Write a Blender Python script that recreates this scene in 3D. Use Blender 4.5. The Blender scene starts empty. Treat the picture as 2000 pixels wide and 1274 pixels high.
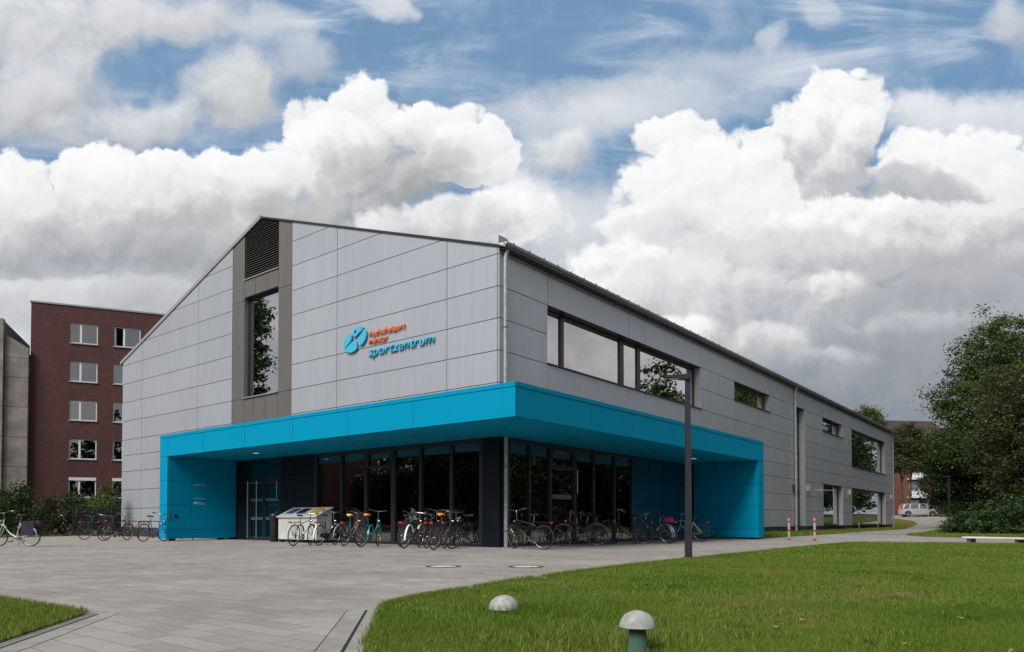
import bpy, bmesh, math, random
import numpy as np
from mathutils import Vector, Matrix
R = math.radians
SC = bpy.context.scene
COL = SC.collection
rng = np.random.default_rng(7)
random.seed(7)

# ------------------------------------------------------------------ materials
def mat(name, col, rough=.6, metal=0., spec=.5, noise=None, bump=None, coat=0.):
    """noise=(scale, amount[, detail]) varies the base colour; bump=(scale, strength)"""
    m = bpy.data.materials.new(name); m.use_nodes = True
    nt = m.node_tree; b = nt.nodes['Principled BSDF']
    b.inputs['Base Color'].default_value = (*col, 1)
    b.inputs['Roughness'].default_value = rough
    b.inputs['Metallic'].default_value = metal
    b.inputs['Specular IOR Level'].default_value = spec
    b.inputs['Coat Weight'].default_value = coat
    if noise or bump:
        tc = nt.nodes.new('ShaderNodeTexCoord')
    if noise:
        n = nt.nodes.new('ShaderNodeTexNoise'); n.inputs['Scale'].default_value = noise[0]
        n.inputs['Detail'].default_value = noise[2] if len(noise) > 2 else 5
        nt.links.new(tc.outputs['Object'], n.inputs['Vector'])
        mr = nt.nodes.new('ShaderNodeMapRange')
        mr.inputs['From Min'].default_value = .3; mr.inputs['From Max'].default_value = .7
        mr.inputs['To Min'].default_value = 1-noise[1]; mr.inputs['To Max'].default_value = 1+noise[1]
        nt.links.new(n.outputs['Fac'], mr.inputs['Value'])
        mx = nt.nodes.new('ShaderNodeVectorMath'); mx.operation = 'SCALE'
        mx.inputs[0].default_value = col
        nt.links.new(mr.outputs[0], mx.inputs['Scale'])
        nt.links.new(mx.outputs[0], b.inputs['Base Color'])
    if bump:
        n2 = nt.nodes.new('ShaderNodeTexNoise'); n2.inputs['Scale'].default_value = bump[0]
        nt.links.new(tc.outputs['Object'], n2.inputs['Vector'])
        bp = nt.nodes.new('ShaderNodeBump'); bp.inputs['Strength'].default_value = bump[1]
        bp.inputs['Distance'].default_value = .01
        nt.links.new(n2.outputs['Fac'], bp.inputs['Height'])
        nt.links.new(bp.outputs[0], b.inputs['Normal'])
    return m

def glass_mat(name, refl, tint, rcol=(.92, .9, .9)):
    """coated architectural glass: mirror over tinted transparency"""
    m = bpy.data.materials.new(name); m.use_nodes = True
    nt = m.node_tree; nt.nodes.clear()
    o = nt.nodes.new('ShaderNodeOutputMaterial'); mx = nt.nodes.new('ShaderNodeMixShader')
    g = nt.nodes.new('ShaderNodeBsdfGlossy'); g.inputs['Roughness'].default_value = .0
    g.inputs['Color'].default_value = (*rcol, 1)
    tc = nt.nodes.new('ShaderNodeTexCoord')
    nz = nt.nodes.new('ShaderNodeTexNoise'); nz.inputs['Scale'].default_value = .45; nz.inputs['Detail'].default_value = 1
    nt.links.new(tc.outputs['Object'], nz.inputs['Vector'])
    bp = nt.nodes.new('ShaderNodeBump'); bp.inputs['Strength'].default_value = .25; bp.inputs['Distance'].default_value = .02
    nt.links.new(nz.outputs['Fac'], bp.inputs['Height']); nt.links.new(bp.outputs[0], g.inputs['Normal'])
    t = nt.nodes.new('ShaderNodeBsdfTransparent'); t.inputs['Color'].default_value = (*tint, 1)
    lw = nt.nodes.new('ShaderNodeFresnel'); lw.inputs['IOR'].default_value = 1.5
    ma = nt.nodes.new('ShaderNodeMath'); ma.operation = 'MULTIPLY_ADD'; ma.use_clamp = True
    ma.inputs[1].default_value = 1.0; ma.inputs[2].default_value = refl
    nt.links.new(lw.outputs[0], ma.inputs[0]); nt.links.new(ma.outputs[0], mx.inputs[0])
    nt.links.new(t.outputs[0], mx.inputs[1]); nt.links.new(g.outputs[0], mx.inputs[2])
    nt.links.new(mx.outputs[0], o.inputs[0])
    return m

def N(nt, typ, **kw):
    n = nt.nodes.new(typ)
    for k, v in kw.items():
        if k.startswith('i_'):
            k = k[2:]; k = int(k) if k.isdigit() else k.replace('_', ' ')
            if isinstance(v, bpy.types.NodeSocket): nt.links.new(v, n.inputs[k])
            else: n.inputs[k].default_value = v
        else: setattr(n, k, v)
    return n

# ------------------------------------------------------------------ mesh builder
class MB:
    def __init__(s): s.v = []; s.f = []; s.mi = []; s.cur = 0
    def poly(s, pts): 
        k = len(s.v); s.v += [tuple(p) for p in pts]; s.f.append(tuple(range(k, k+len(pts)))); s.mi.append(s.cur)
    def box(s, x0, x1, y0, y1, z0, z1, fn=None):
        c = [(x0,y0,z0),(x1,y0,z0),(x1,y1,z0),(x0,y1,z0),(x0,y0,z1),(x1,y0,z1),(x1,y1,z1),(x0,y1,z1)]
        if fn: c = [fn(*p) for p in c]
        k = len(s.v); s.v += c
        for f in ((0,3,2,1),(4,5,6,7),(0,1,5,4),(1,2,6,5),(2,3,7,6),(3,0,4,7)): s.f.append(tuple(k+i for i in f)); s.mi.append(s.cur)
    def prism(s, pts, fa, fb):
        """pts 2-D outline; fa, fb map it to the two end faces"""
        n = len(pts); k = len(s.v)
        s.v += [fa(p) for p in pts] + [fb(p) for p in pts]
        s.f.append(tuple(range(k, k+n))); s.f.append(tuple(range(k+2*n-1, k+n-1, -1))); s.mi += [s.cur]*2
        for i in range(n):
            j = (i+1) % n; s.f.append((k+i, k+n+i, k+n+j, k+j)); s.mi.append(s.cur)
    def tube(s, pts, rad, n=8, closed=False, cap=True):
        pts = [Vector(p) for p in pts]; m = len(pts)
        rs = rad if isinstance(rad, (list, tuple)) else [rad]*m
        k = len(s.v); prev = None
        for i, p in enumerate(pts):
            if closed: t = pts[(i+1) % m]-pts[i-1]
            else: t = pts[min(i+1, m-1)]-pts[max(i-1, 0)]
            t.normalize()
            if prev is None:
                a = Vector((0,0,1)) if abs(t.z) < .9 else Vector((1,0,0)); u = t.cross(a).normalized()
            else:
                u = (prev-t*prev.dot(t)).normalized()
            prev = u; w = t.cross(u)
            for j in range(n):
                a = 2*math.pi*j/n; s.v.append(tuple(p+(u*math.cos(a)+w*math.sin(a))*rs[i]))
        for i in range(m if closed else m-1):
            i2 = (i+1) % m
            for j in range(n):
                j2 = (j+1) % n; s.f.append((k+i*n+j, k+i*n+j2, k+i2*n+j2, k+i2*n+j)); s.mi.append(s.cur)
        if cap and not closed:
            s.f.append(tuple(k+j for j in range(n-1, -1, -1))); s.f.append(tuple(k+(m-1)*n+j for j in range(n))); s.mi += [s.cur]*2
    def lathe(s, prof, n=24, c=(0,0,0), axis='z'):
        k = len(s.v); c = Vector(c)
        for r, z in prof:
            for j in range(n):
                a = 2*math.pi*j/n; p = (r*math.cos(a), r*math.sin(a), z)
                if axis == 'y': p = (p[0], p[2], p[1])
                s.v.append(tuple(c+Vector(p)))
        for i in range(len(prof)-1):
            for j in range(n):
                j2 = (j+1) % n; s.f.append((k+i*n+j, k+i*n+j2, k+(i+1)*n+j2, k+(i+1)*n+j)); s.mi.append(s.cur)
    def build(s, name, m, parent=None, smooth=False, loc=None):
        me = bpy.data.meshes.new(name); me.from_pydata(s.v, [], s.f)
        ms = m if isinstance(m, (list, tuple)) else [m]
        for q in ms: me.materials.append(q)
        if len(ms) > 1: me.polygons.foreach_set('material_index', s.mi)
        if smooth: me.polygons.foreach_set('use_smooth', [True]*len(me.polygons))
        me.update()
        bm = bmesh.new(); bm.from_mesh(me); bmesh.ops.recalc_face_normals(bm, faces=bm.faces); bm.to_mesh(me); bm.free()
        if smooth:
            try: me.set_sharp_from_angle(angle=R(40))
            except Exception: pass
        o = bpy.data.objects.new(name, me); COL.objects.link(o)
        if parent: o.parent = parent
        if loc: o.location = loc
        return o

def tag(o, label=None, cat=None, group=None, kind=None):
    if label: o['label'] = label
    if cat: o['category'] = cat
    if group: o['group'] = group
    if kind: o['kind'] = kind
    return o
def empty(name, loc=(0,0,0), rz=0., **kw):
    o = bpy.data.objects.new(name, None); o.empty_display_size = .2; COL.objects.link(o)
    o.location = loc; o.rotation_euler = (0, 0, rz); return tag(o, **kw)
def copy_tree(o, parent=None):
    c = o.copy(); COL.objects.link(c)
    c.parent = parent
    for ch in list(o.children): copy_tree(ch, c)
    return c

def sm(t): t = min(max(t, 0), 1); return t*t*(3-2*t)
def terr(x, y): return 1.5*sm((x-56)/38) + .2*sm(-y/6)*sm((x-30)/15)
def vterr(x, y):
    f = lambda t: np.clip(t, 0, 1)**2*(3-2*np.clip(t, 0, 1))
    return 1.5*f((x-56)/38)+.2*f(-y/6)*f((x-30)/15)

# ------------------------------------------------------------------ camera
cam = bpy.data.cameras.new('Camera'); co = bpy.data.objects.new('Camera', cam); COL.objects.link(co)
SC.camera = co
AZ, PT = .6731, .0223
Fv = Vector((math.cos(AZ)*math.cos(PT), math.sin(AZ)*math.cos(PT), math.sin(PT)))
Rv = Vector((math.sin(AZ), -math.cos(AZ), 0)); Uv = Rv.cross(Fv)
M = Matrix((Rv, Uv, -Fv)).transposed().to_4x4(); M.translation = (-16.8218, -13.9141, .82)
co.matrix_world = M
cam.sensor_width = 36; cam.lens = 1403.43/2000*36; cam.shift_y = (985.34-637)/2000
cam.clip_start = .1; cam.clip_end = 3000

# ------------------------------------------------------------------ world: sky and clouds
W = bpy.data.worlds.new('World'); SC.world = W; W.use_nodes = True
nt = W.node_tree; nt.nodes.clear()
SUN_EL, SUN_AZ = R(44), R(186)       # azimuth measured from +x, counter-clockwise
sky = N(nt, 'ShaderNodeTexSky', sky_type='NISHITA'); sky.sun_disc = False
sky.sun_elevation = SUN_EL; sky.sun_rotation = R(90)-SUN_AZ
sky.air_density = 1.0; sky.dust_density = .6; sky.ozone_density = 1.6
geo = N(nt, 'ShaderNodeNewGeometry')
tcw = N(nt, 'ShaderNodeTexCoord'); D = tcw.outputs['Generated']
def M_(op, a, b=None, c=None, clamp=False):
    n = nt.nodes.new('ShaderNodeMath'); n.operation = op; n.use_clamp = clamp
    for i, q in enumerate((a, b, c)):
        if q is None: continue
        if isinstance(q, (int, float)): n.inputs[i].default_value = q
        else: nt.links.new(q, n.inputs[i])
    return n.outputs[0]
def V_(op, a, b=None, c=None, scale=None, out=0):
    n = nt.nodes.new('ShaderNodeVectorMath'); n.operation = op
    for i, q in enumerate((a, b, c)):
        if q is None: continue
        if isinstance(q, (tuple, list)): n.inputs[i].default_value = q
        else: nt.links.new(q, n.inputs[i])
    if scale is not None:
        if isinstance(scale, (int, float)): n.inputs['Scale'].default_value = scale
        else: nt.links.new(scale, n.inputs['Scale'])
    return n.outputs[out]
def dot(a, b): return V_('DOT_PRODUCT', a, b, out='Value')
def ss(x, lo, hi):
    n = N(nt, 'ShaderNodeMapRange', interpolation_type='SMOOTHSTEP'); nt.links.new(x, n.inputs['Value'])
    n.inputs['From Min'].default_value = lo; n.inputs['From Max'].default_value = hi; return n.outputs[0]
def mixc(f, a, b):
    n = N(nt, 'ShaderNodeMix', data_type='RGBA')
    for k, q in ((0, f), (6, a), (7, b)):
        if isinstance(q, (int, float)): n.inputs[k].default_value = q
        elif isinstance(q, tuple): n.inputs[k].default_value = (*q, 1)
        else: nt.links.new(q, n.inputs[k])
    return n.outputs[2]
def noise(v, sc, det=6, rough=.55, dist=0., out='Fac'):
    n = N(nt, 'ShaderNodeTexNoise'); n.inputs['Scale'].default_value = sc; n.inputs['Detail'].default_value = det
    n.inputs['Roughness'].default_value = rough; n.inputs['Distortion'].default_value = dist
    nt.links.new(v, n.inputs['Vector']); return n.outputs[out]
# a tangent-plane chart of the sky round the fixed world direction F0 (1 unit = 100 chart steps)
F0 = (math.cos(AZ), math.sin(AZ), 0); R0 = (math.sin(AZ), -math.cos(AZ), 0)
dF = dot(D, F0); dFc = M_('MAXIMUM', dF, .3)
u = M_('DIVIDE', dot(D, R0), dFc); v = M_('DIVIDE', dot(D, (0,0,1)), dFc)
K = 14.034
cmb = N(nt, 'ShaderNodeCombineXYZ'); nt.links.new(M_('MULTIPLY_ADD', u, K, 10.), cmb.inputs[0]); nt.links.new(M_('MULTIPLY_ADD', v, -K, 10.16), cmb.inputs[1])
P = cmb.outputs[0]
w1 = noise(P, .5, 2, .5, out='Color'); w2 = noise(P, 1.9, 5, .6, out='Color')
Pw = V_('MULTIPLY_ADD', V_('SUBTRACT', w1, (.5,.5,.5)), (1.1, .9, 0), P)
Pw = V_('MULTIPLY_ADD', V_('SUBTRACT', w2, (.5,.5,.5)), (.42, .42, 0), Pw)
# billows
def vor(vec, scale):
    vo = N(nt, 'ShaderNodeTexVoronoi', feature='F1', voronoi_dimensions='2D'); vo.inputs['Scale'].default_value = scale
    nt.links.new(vec, vo.inputs['Vector']); d = vo.outputs['Distance']
    return M_('MULTIPLY_ADD', M_('MULTIPLY', d, d), -1.6, .5)
b1 = vor(Pw, 1.35); b2 = vor(Pw, 3.6)
soft = M_('SUBTRACT', noise(Pw, .7, 6, .6), .5)
fine = M_('SUBTRACT', noise(Pw, 3.2, 5, .65), .5)
BL = M_('MULTIPLY_ADD', b1, .30, M_('MULTIPLY_ADD', b2, .24, M_('MULTIPLY_ADD', soft, 1.0, M_('MULTIPLY', fine, .55))))
# light on the billows from the upper left
b1s = vor(V_('ADD', Pw, (-.10, -.17, 0)), 1.35)
sofs = M_('SUBTRACT', noise(V_('ADD', Pw, (-.16, -.26, 0)), .7, 6, .6), .5)
LT = M_('MULTIPLY', M_('SUBTRACT', b1, b1s), .42)
LT = M_('MULTIPLY_ADD', M_('SUBTRACT', soft, sofs), 1.9, M_('MULTIPLY_ADD', soft, .7, M_('MULTIPLY_ADD', fine, .55, LT)))

SKYS = .1
base = V_('SCALE', sky.outputs[0], scale=SKYS)
base = mixc(.8, base, (.19, .345, .55))
# paler towards the horizon
vv = v
base = mixc(M_('MULTIPLY', ss(vv, .5, .1), .5), base, (.42, .53, .66))
# cirrus
rot = N(nt, 'ShaderNodeMapping'); rot.inputs['Rotation'].default_value = (0, 0, R(18)); rot.inputs['Scale'].default_value = (.28, 1.5, 1)
nt.links.new(P, rot.inputs['Vector'])
ci = noise(rot.outputs[0], .8, 6, .62, .6)
ci = M_('MULTIPLY', ss(ci, .43, .72), ss(noise(P, .22, 3), .38, .58))
ci2 = ss(noise(Pw, .4, 5, .62), .47, .78)
C = mixc(M_('MULTIPLY', ci, .85), base, (.72, .77, .85))
C = mixc(M_('MULTIPLY', ci2, .5), C, (.74, .78, .84))
def blob(C, x, y, rx, ry, top, bot, edge=.32, amp=.9, op=1., nz=None, off=0., ls=1.):
    """one puff of cloud: centre and radii on the chart in 1/100 units"""
    nz = BL if nz is None else nz
    rx /= 92; ry /= 92; x /= 100; y /= 100
    q = V_('MULTIPLY_ADD', Pw, (1/rx, 1/ry, 0), (-x/rx, -y/ry, 0))
    h = M_('SUBTRACT', 1., dot(q, q))
    d = M_('MULTIPLY_ADD', nz, amp, h)
    cov = ss(d, off, off+edge)
    if op < 1: cov = M_('MULTIPLY', cov, op)
    t = M_('MULTIPLY_ADD', dot(q, (-.12, -.42, 0)), 1., M_('MULTIPLY_ADD', LT, .55*ls, .52))
    col = mixc(ss(t, .12, .95), bot, top)
    return mixc(cov, C, col)
WH = (.97, .97, .97); W2 = (.80, .81, .83); GR = (.47, .48, .50); G2 = (.56, .565, .585); DK = (.26, .288, .33); MD = (.34, .365, .405)
deck = ss(M_('MULTIPLY_ADD', soft, .35, v), .47, .27)
C = mixc(M_('MULTIPLY', deck, .92), C, mixc(ss(u, .15, .5), mixc(ss(M_('MULTIPLY_ADD', soft, 1.2, .5), .2, .8), (.52, .53, .56), (.80, .81, .82)), mixc(ss(M_('MULTIPLY_ADD', soft, 1.2, .5), .2, .8), (.25, .28, .32), (.36, .39, .43))))
sf = dict(edge=1.0, amp=1.6, nz=soft, ls=.5)
for b in [
    (40, 40, 300, 120, W2, G2, sf), (70, 190, 190, 110, (.74,.75,.78), GR, sf), (330, 20, 170, 60, (.78,.79,.82), G2, sf),
    (440, 170, 125, 100, (.76,.78,.80), (.50,.51,.53), sf), (250, 235, 190, 55, W2, G2, dict(sf, op=.85)), (590, 110, 80, 60, W2, G2, dict(sf, op=.6)),
    (520, 40, 110, 50, W2, W2, dict(sf, op=.6)), (760, 0, 60, 25, W2, W2, dict(sf, op=.7)), (1515, 55, 34, 40, WH, W2, dict(sf, op=.55, amp=2.6)), (1610, 10, 60, 35, W2, W2, dict(sf, op=.4, amp=2.4)),
    (1990, 30, 60, 60, W2, G2, dict(sf, op=.7)), (1230, 190, 300, 60, W2, W2, dict(sf, op=.5)), (1080, 230, 200, 60, W2, W2, dict(sf, op=.6)), (1450, 120, 260, 60, W2, W2, dict(sf, op=.4)), (1900, 220, 220, 60, WH, W2, dict(sf, op=.75)),
    (1090, 295, 85, 60, (.88,.89,.9), G2, dict(sf, op=.9)), (1130, 440, 190, 120, (.80,.82,.85), (.62,.64,.67), dict(sf, op=.8)), (1040, 400, 120, 70, WH, W2, dict(sf, op=.9)),
    # right-hand cumulus, back to front
    (1800, 520, 300, 120, (.62,.63,.66), MD, dict(edge=.9, amp=.5)), (1500, 520, 220, 120, (.70,.71,.73), GR, dict(edge=.9, amp=.5)),
    (1330, 265, 85, 42, WH, W2, {}), (1650, 205, 88, 88, WH, W2, {}), (1500, 290, 60, 34, WH, W2, {}), (1610, 300, 120, 120, WH, (.50,.51,.54), {}),
    (1890, 335, 170, 90, WH, W2, {}), (1810, 375, 150, 60, (.60,.61,.64), (.42,.44,.47), dict(edge=.7)), (1400, 400, 190, 130, WH, W2, {}), (1330, 500, 130, 90, W2, G2, dict(edge=.5)),
    (1680, 460, 190, 80, WH, G2, dict(edge=.3)), (1900, 460, 190, 80, (.86,.86,.87), GR, dict(edge=.5)), (1530, 520, 190, 90, (.74,.74,.76), GR, dict(edge=.6)),
    (1230, 570, 150, 90, WH, G2, dict(edge=.35)), (1380, 600, 190, 100, (.82,.82,.84), GR, dict(edge=.5)), (1620, 620, 230, 90, (.62,.63,.66), MD, dict(edge=.8)),
    (1900, 610, 260, 120, (.47,.48,.51), MD, dict(edge=.8)), (1430, 700, 200, 60, (.60,.61,.64), (.40,.42,.45), dict(edge=.8)), (1600, 560, 90, 40, (.86,.86,.87), GR, dict(edge=.7)), (1330, 640, 100, 40, WH, GR, dict(edge=.7)), (1700, 740, 380, 105, (.36,.385,.42), DK, dict(edge=1., amp=.7)), (1480, 655, 120, 34, (.80,.80,.81), GR, dict(edge=.9)), (1640, 690, 110, 28, (.60,.61,.64), MD, dict(edge=1.)), (1800, 640, 120, 30, (.56,.57,.6), MD, dict(edge=1.)),
    (1990, 740, 300, 120, (.33,.355,.39), DK, dict(edge=1., amp=.7)),
    # left-hand cumulus
    (705, 205, 68, 68, WH, W2, {}), (600, 225, 62, 52, (.9,.9,.92), W2, {}), (850, 235, 95, 56, WH, W2, {}), (920, 290, 95, 72, WH, W2, dict(edge=.2)), (640, 290, 110, 90, WH, W2, dict(edge=.25)),
    (755, 335, 185, 95, (.60,.60,.61), (.36,.37,.38), dict(edge=1.1)), (490, 330, 130, 45, WH, W2, {}), (310, 345, 110, 60, WH, W2, dict(edge=.2)), (180, 350, 100, 78, WH, W2, {}), (10, 360, 72, 66, WH, W2, {}),
    (90, 440, 190, 70, (.84,.84,.85), GR, dict(edge=.5)), (360, 410, 260, 70, (.86,.86,.87), (.5,.5,.52), dict(edge=.5)), (620, 400, 190, 60, (.56,.56,.57), (.38,.39,.40), dict(edge=1.1)), (1000, 430, 130, 55, WH, W2, dict(edge=.5)),
    (860, 440, 190, 50, (.86,.86,.87), G2, dict(edge=.6)), (150, 495, 360, 62, (.55,.56,.58), (.34,.355,.38), dict(edge=1.2)), (420, 490, 240, 66, (.55,.55,.57), (.35,.365,.39), dict(edge=1.1)), (90, 590, 240, 50, (.70,.71,.73), G2, dict(edge=.6)), (300, 590, 150, 50, (.60,.61,.63), GR, dict(edge=.8)),
]:
    C = blob(C, *b[:6], **b[6])
# all round and behind: a broken cover of the same cloud
bn = noise(D, 2.2, 8, .6, .3); bn2 = noise(D, 5., 6, .6)
back = mixc(ss(bn, .36, .52), V_('SCALE', base, scale=1.2), mixc(ss(bn2, .3, .7), (.40, .40, .43), (.74, .73, .74)))
C = mixc(ss(dF, .42, .62), back, C)
# sky dimmed overhead, out of view, to cut the ambient light
C = V_('SCALE', C, scale=N(nt, 'ShaderNodeMapRange', interpolation_type='SMOOTHSTEP', i_0=dot(D, (0,0,1)), i_1=.60, i_2=.82, i_3=1., i_4=.24).outputs[0])
# ground half of the sphere
C = mixc(ss(dot(D, (0,0,1)), -.02, .0), (.12, .12, .11), C)
bg = N(nt, 'ShaderNodeBackground'); nt.links.new(C, bg.inputs[0]); bg.inputs[1].default_value = 1.0
wo = N(nt, 'ShaderNodeOutputWorld'); nt.links.new(bg.outputs[0], wo.inputs[0])
W.cycles.sampling_method = 'MANUAL'; W.cycles.sample_map_resolution = 512

sl = bpy.data.lights.new('sun', 'SUN'); sl.energy = 3.9; sl.angle = R(32); sl.color = (1, .975, .94)
so = bpy.data.objects.new('sun', sl); COL.objects.link(so)
sd = Vector((math.cos(SUN_AZ)*math.cos(SUN_EL), math.sin(SUN_AZ)*math.cos(SUN_EL), math.sin(SUN_EL)))
so.rotation_euler = sd.to_track_quat('Z', 'Y').to_euler(); so.location = (0, 0, 60)
SC.view_settings.view_transform = 'Standard'; SC.view_settings.look = 'None'
SC.view_settings.exposure = 0; SC.view_settings.gamma = 1
# ================================================================== SETTING
def attr_node(nt, name):
    a = nt.nodes.new('ShaderNodeAttribute'); a.attribute_name = name; return a
def paving_mat():
    m = bpy.data.materials.new('paving_stone'); m.use_nodes = True; nt = m.node_tree; b = nt.nodes['Principled BSDF']
    tc = N(nt, 'ShaderNodeTexCoord')
    mp = N(nt, 'ShaderNodeMapping'); mp.inputs['Rotation'].default_value = (0, 0, R(90)); nt.links.new(tc.outputs['Object'], mp.inputs[0])
    br = N(nt, 'ShaderNodeTexBrick'); nt.links.new(mp.outputs[0], br.inputs['Vector'])
    br.inputs['Scale'].default_value = 1; br.inputs['Brick Width'].default_value = .42; br.inputs['Row Height'].default_value = .21
    br.inputs['Mortar Size'].default_value = .0032; br.inputs['Mortar Smooth'].default_value = .3; br.offset = .5; br.squash = 1
    br.inputs['Color1'].default_value = (.29, .26, .233, 1); br.inputs['Color2'].default_value = (.365, .334, .304, 1); br.inputs['Mortar'].default_value = (.11, .10, .088, 1)
    n = N(nt, 'ShaderNodeTexNoise'); n.inputs['Scale'].default_value = .5; n.inputs['Detail'].default_value = 6; nt.links.new(tc.outputs['Object'], n.inputs[0])
    n2 = N(nt, 'ShaderNodeTexNoise'); n2.inputs['Scale'].default_value = 60; n2.inputs['Detail'].default_value = 4; nt.links.new(tc.outputs['Object'], n2.inputs[0])
    r1 = N(nt, 'ShaderNodeMapRange'); nt.links.new(n.outputs[0], r1.inputs[0]); r1.inputs[1].default_value = .3; r1.inputs[2].default_value = .7; r1.inputs[3].default_value = .80; r1.inputs[4].default_value = 1.12
    r2 = N(nt, 'ShaderNodeMapRange'); nt.links.new(n2.outputs[0], r2.inputs[0]); r2.inputs[1].default_value = .3; r2.inputs[2].default_value = .7; r2.inputs[3].default_value = .9; r2.inputs[4].default_value = 1.08
    mu = N(nt, 'ShaderNodeMath', operation='MULTIPLY'); nt.links.new(r1.outputs[0], mu.inputs[0]); nt.links.new(r2.outputs[0], mu.inputs[1])
    sc = N(nt, 'ShaderNodeVectorMath', operation='SCALE'); nt.links.new(br.outputs[0], sc.inputs[0]); nt.links.new(mu.outputs[0], sc.inputs['Scale'])
    # darker blots (chewing gum, drips)
    vo = N(nt, 'ShaderNodeTexVoronoi'); vo.inputs['Scale'].default_value = 1.3; nt.links.new(tc.outputs['Object'], vo.inputs[0])
    sp = N(nt, 'ShaderNodeMapRange'); nt.links.new(vo.outputs[0], sp.inputs[0]); sp.inputs[1].default_value = .02; sp.inputs[2].default_value = .035; sp.inputs[3].default_value = .6; sp.inputs[4].default_value = 1
    sc2 = N(nt, 'ShaderNodeVectorMath', operation='SCALE'); nt.links.new(sc.outputs[0], sc2.inputs[0]); nt.links.new(sp.outputs[0], sc2.inputs['Scale'])
    nt.links.new(sc2.outputs[0], b.inputs['Base Color']); b.inputs['Roughness'].default_value = .78
    bp = N(nt, 'ShaderNodeBump'); bp.inputs['Strength'].default_value = .5; bp.inputs['Distance'].default_value = .004
    nt.links.new(br.outputs['Fac'], bp.inputs['Height']); bp.invert = True; nt.links.new(bp.outputs[0], b.inputs['Normal'])
    return m
def turf_mat(name, blades=False):
    m = bpy.data.materials.new(name); m.use_nodes = True; nt = m.node_tree; b = nt.nodes['Principled BSDF']
    tc = N(nt, 'ShaderNodeTexCoord')
    n = N(nt, 'ShaderNodeTexNoise'); n.inputs['Scale'].default_value = .55; n.inputs['Detail'].default_value = 6; n.inputs['Roughness'].default_value = .6; nt.links.new(tc.outputs['Object'], n.inputs[0])
    cr = N(nt, 'ShaderNodeValToRGB'); nt.links.new(n.outputs[0], cr.inputs[0])
    e = cr.color_ramp.elements
    e[0].position = .3; e[0].color = (.098, .172, .017, 1); e[1].position = .74; e[1].color = (.25, .222, .075, 1)
    q = e.new(.46); q.color = (.142, .222, .025, 1); q = e.new(.6); q.color = (.178, .232, .038, 1)
    out = cr.outputs[0]
    if blades:
        a = attr_node(nt, 'tint')
        sc = N(nt, 'ShaderNodeVectorMath', operation='SCALE'); nt.links.new(out, sc.inputs[0]); nt.links.new(a.outputs['Fac'], sc.inputs['Scale']); out = sc.outputs[0]
        b.inputs['Roughness'].default_value = .55; b.inputs['Specular IOR Level'].default_value = .25
        tr = N(nt, 'ShaderNodeBsdfTranslucent'); nt.links.new(out, tr.inputs[0])
        mx = N(nt, 'ShaderNodeMixShader'); mx.inputs[0].default_value = .35
        nt.links.new(b.outputs[0], mx.inputs[1]); nt.links.new(tr.outputs[0], mx.inputs[2])
        nt.links.new(mx.outputs[0], nt.nodes['Material Output'].inputs[0])
    else:
        n2 = N(nt, 'ShaderNodeTexNoise'); n2.inputs['Scale'].default_value = 45; n2.inputs['Detail'].default_value = 4; nt.links.new(tc.outputs['Object'], n2.inputs[0])
        r2 = N(nt, 'ShaderNodeMapRange'); nt.links.new(n2.outputs[0], r2.inputs[0]); r2.inputs[1].default_value = .3; r2.inputs[2].default_value = .7; r2.inputs[3].default_value = .35; r2.inputs[4].default_value = 1.1
        sc = N(nt, 'ShaderNodeVectorMath', operation='SCALE'); nt.links.new(out, sc.inputs[0]); nt.links.new(r2.outputs[0], sc.inputs['Scale'])
        so_ = N(nt, 'ShaderNodeVectorMath', operation='MULTIPLY'); nt.links.new(sc.outputs[0], so_.inputs[0]); so_.inputs[1].default_value = (1.0, .72, .9); out = so_.outputs[0]
        b.inputs['Roughness'].default_value = .95; b.inputs['Specular IOR Level'].default_value = .05
    nt.links.new(out, b.inputs['Base Color'])
    return m
M_pave = paving_mat(); M_turf = turf_mat('turf'); M_blade = turf_mat('grass_blade', True)
M_soil = mat('soil_and_rough_grass', (.060, .075, .024), .95, noise=(.8, .5), spec=.05)
M_kerb = mat('kerb_concrete', (.23, .22, .20), .85, noise=(3, .2))
M_kerb2 = mat('gutter_concrete', (.29, .275, .255), .85, noise=(4, .2))
M_path = mat('path_paving', (.27, .245, .22), .85, noise=(1.2, .16))
M_slot = mat('dark_joint', (.02, .02, .02), .9)

# ground: one sheet to the horizon
def grid(name, xs, ys, m, dz=0., parent=None):
    X, Y = np.meshgrid(xs, ys); Z = vterr(X, Y)+dz
    vs = np.stack([X.ravel(), Y.ravel(), Z.ravel()], 1); nx, ny = len(xs), len(ys)
    f = [(j*nx+i, j*nx+i+1, (j+1)*nx+i+1, (j+1)*nx+i) for j in range(ny-1) for i in range(nx-1)]
    me = bpy.data.meshes.new(name); me.from_pydata(vs.tolist(), [], f); me.materials.append(m)
    o = bpy.data.objects.new(name, me); COL.objects.link(o); return o
xs = np.concatenate([[-900, -400, -200, -100, -60], np.arange(-40, 110, 3), [120, 160, 250, 500, 1200]])
ys = np.concatenate([[-900, -400, -200, -100, -60], np.arange(-40, 61, 3), [80, 120, 200, 400, 900]])
tag(grid('ground', xs, ys, M_soil, -.012), kind='structure')

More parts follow.
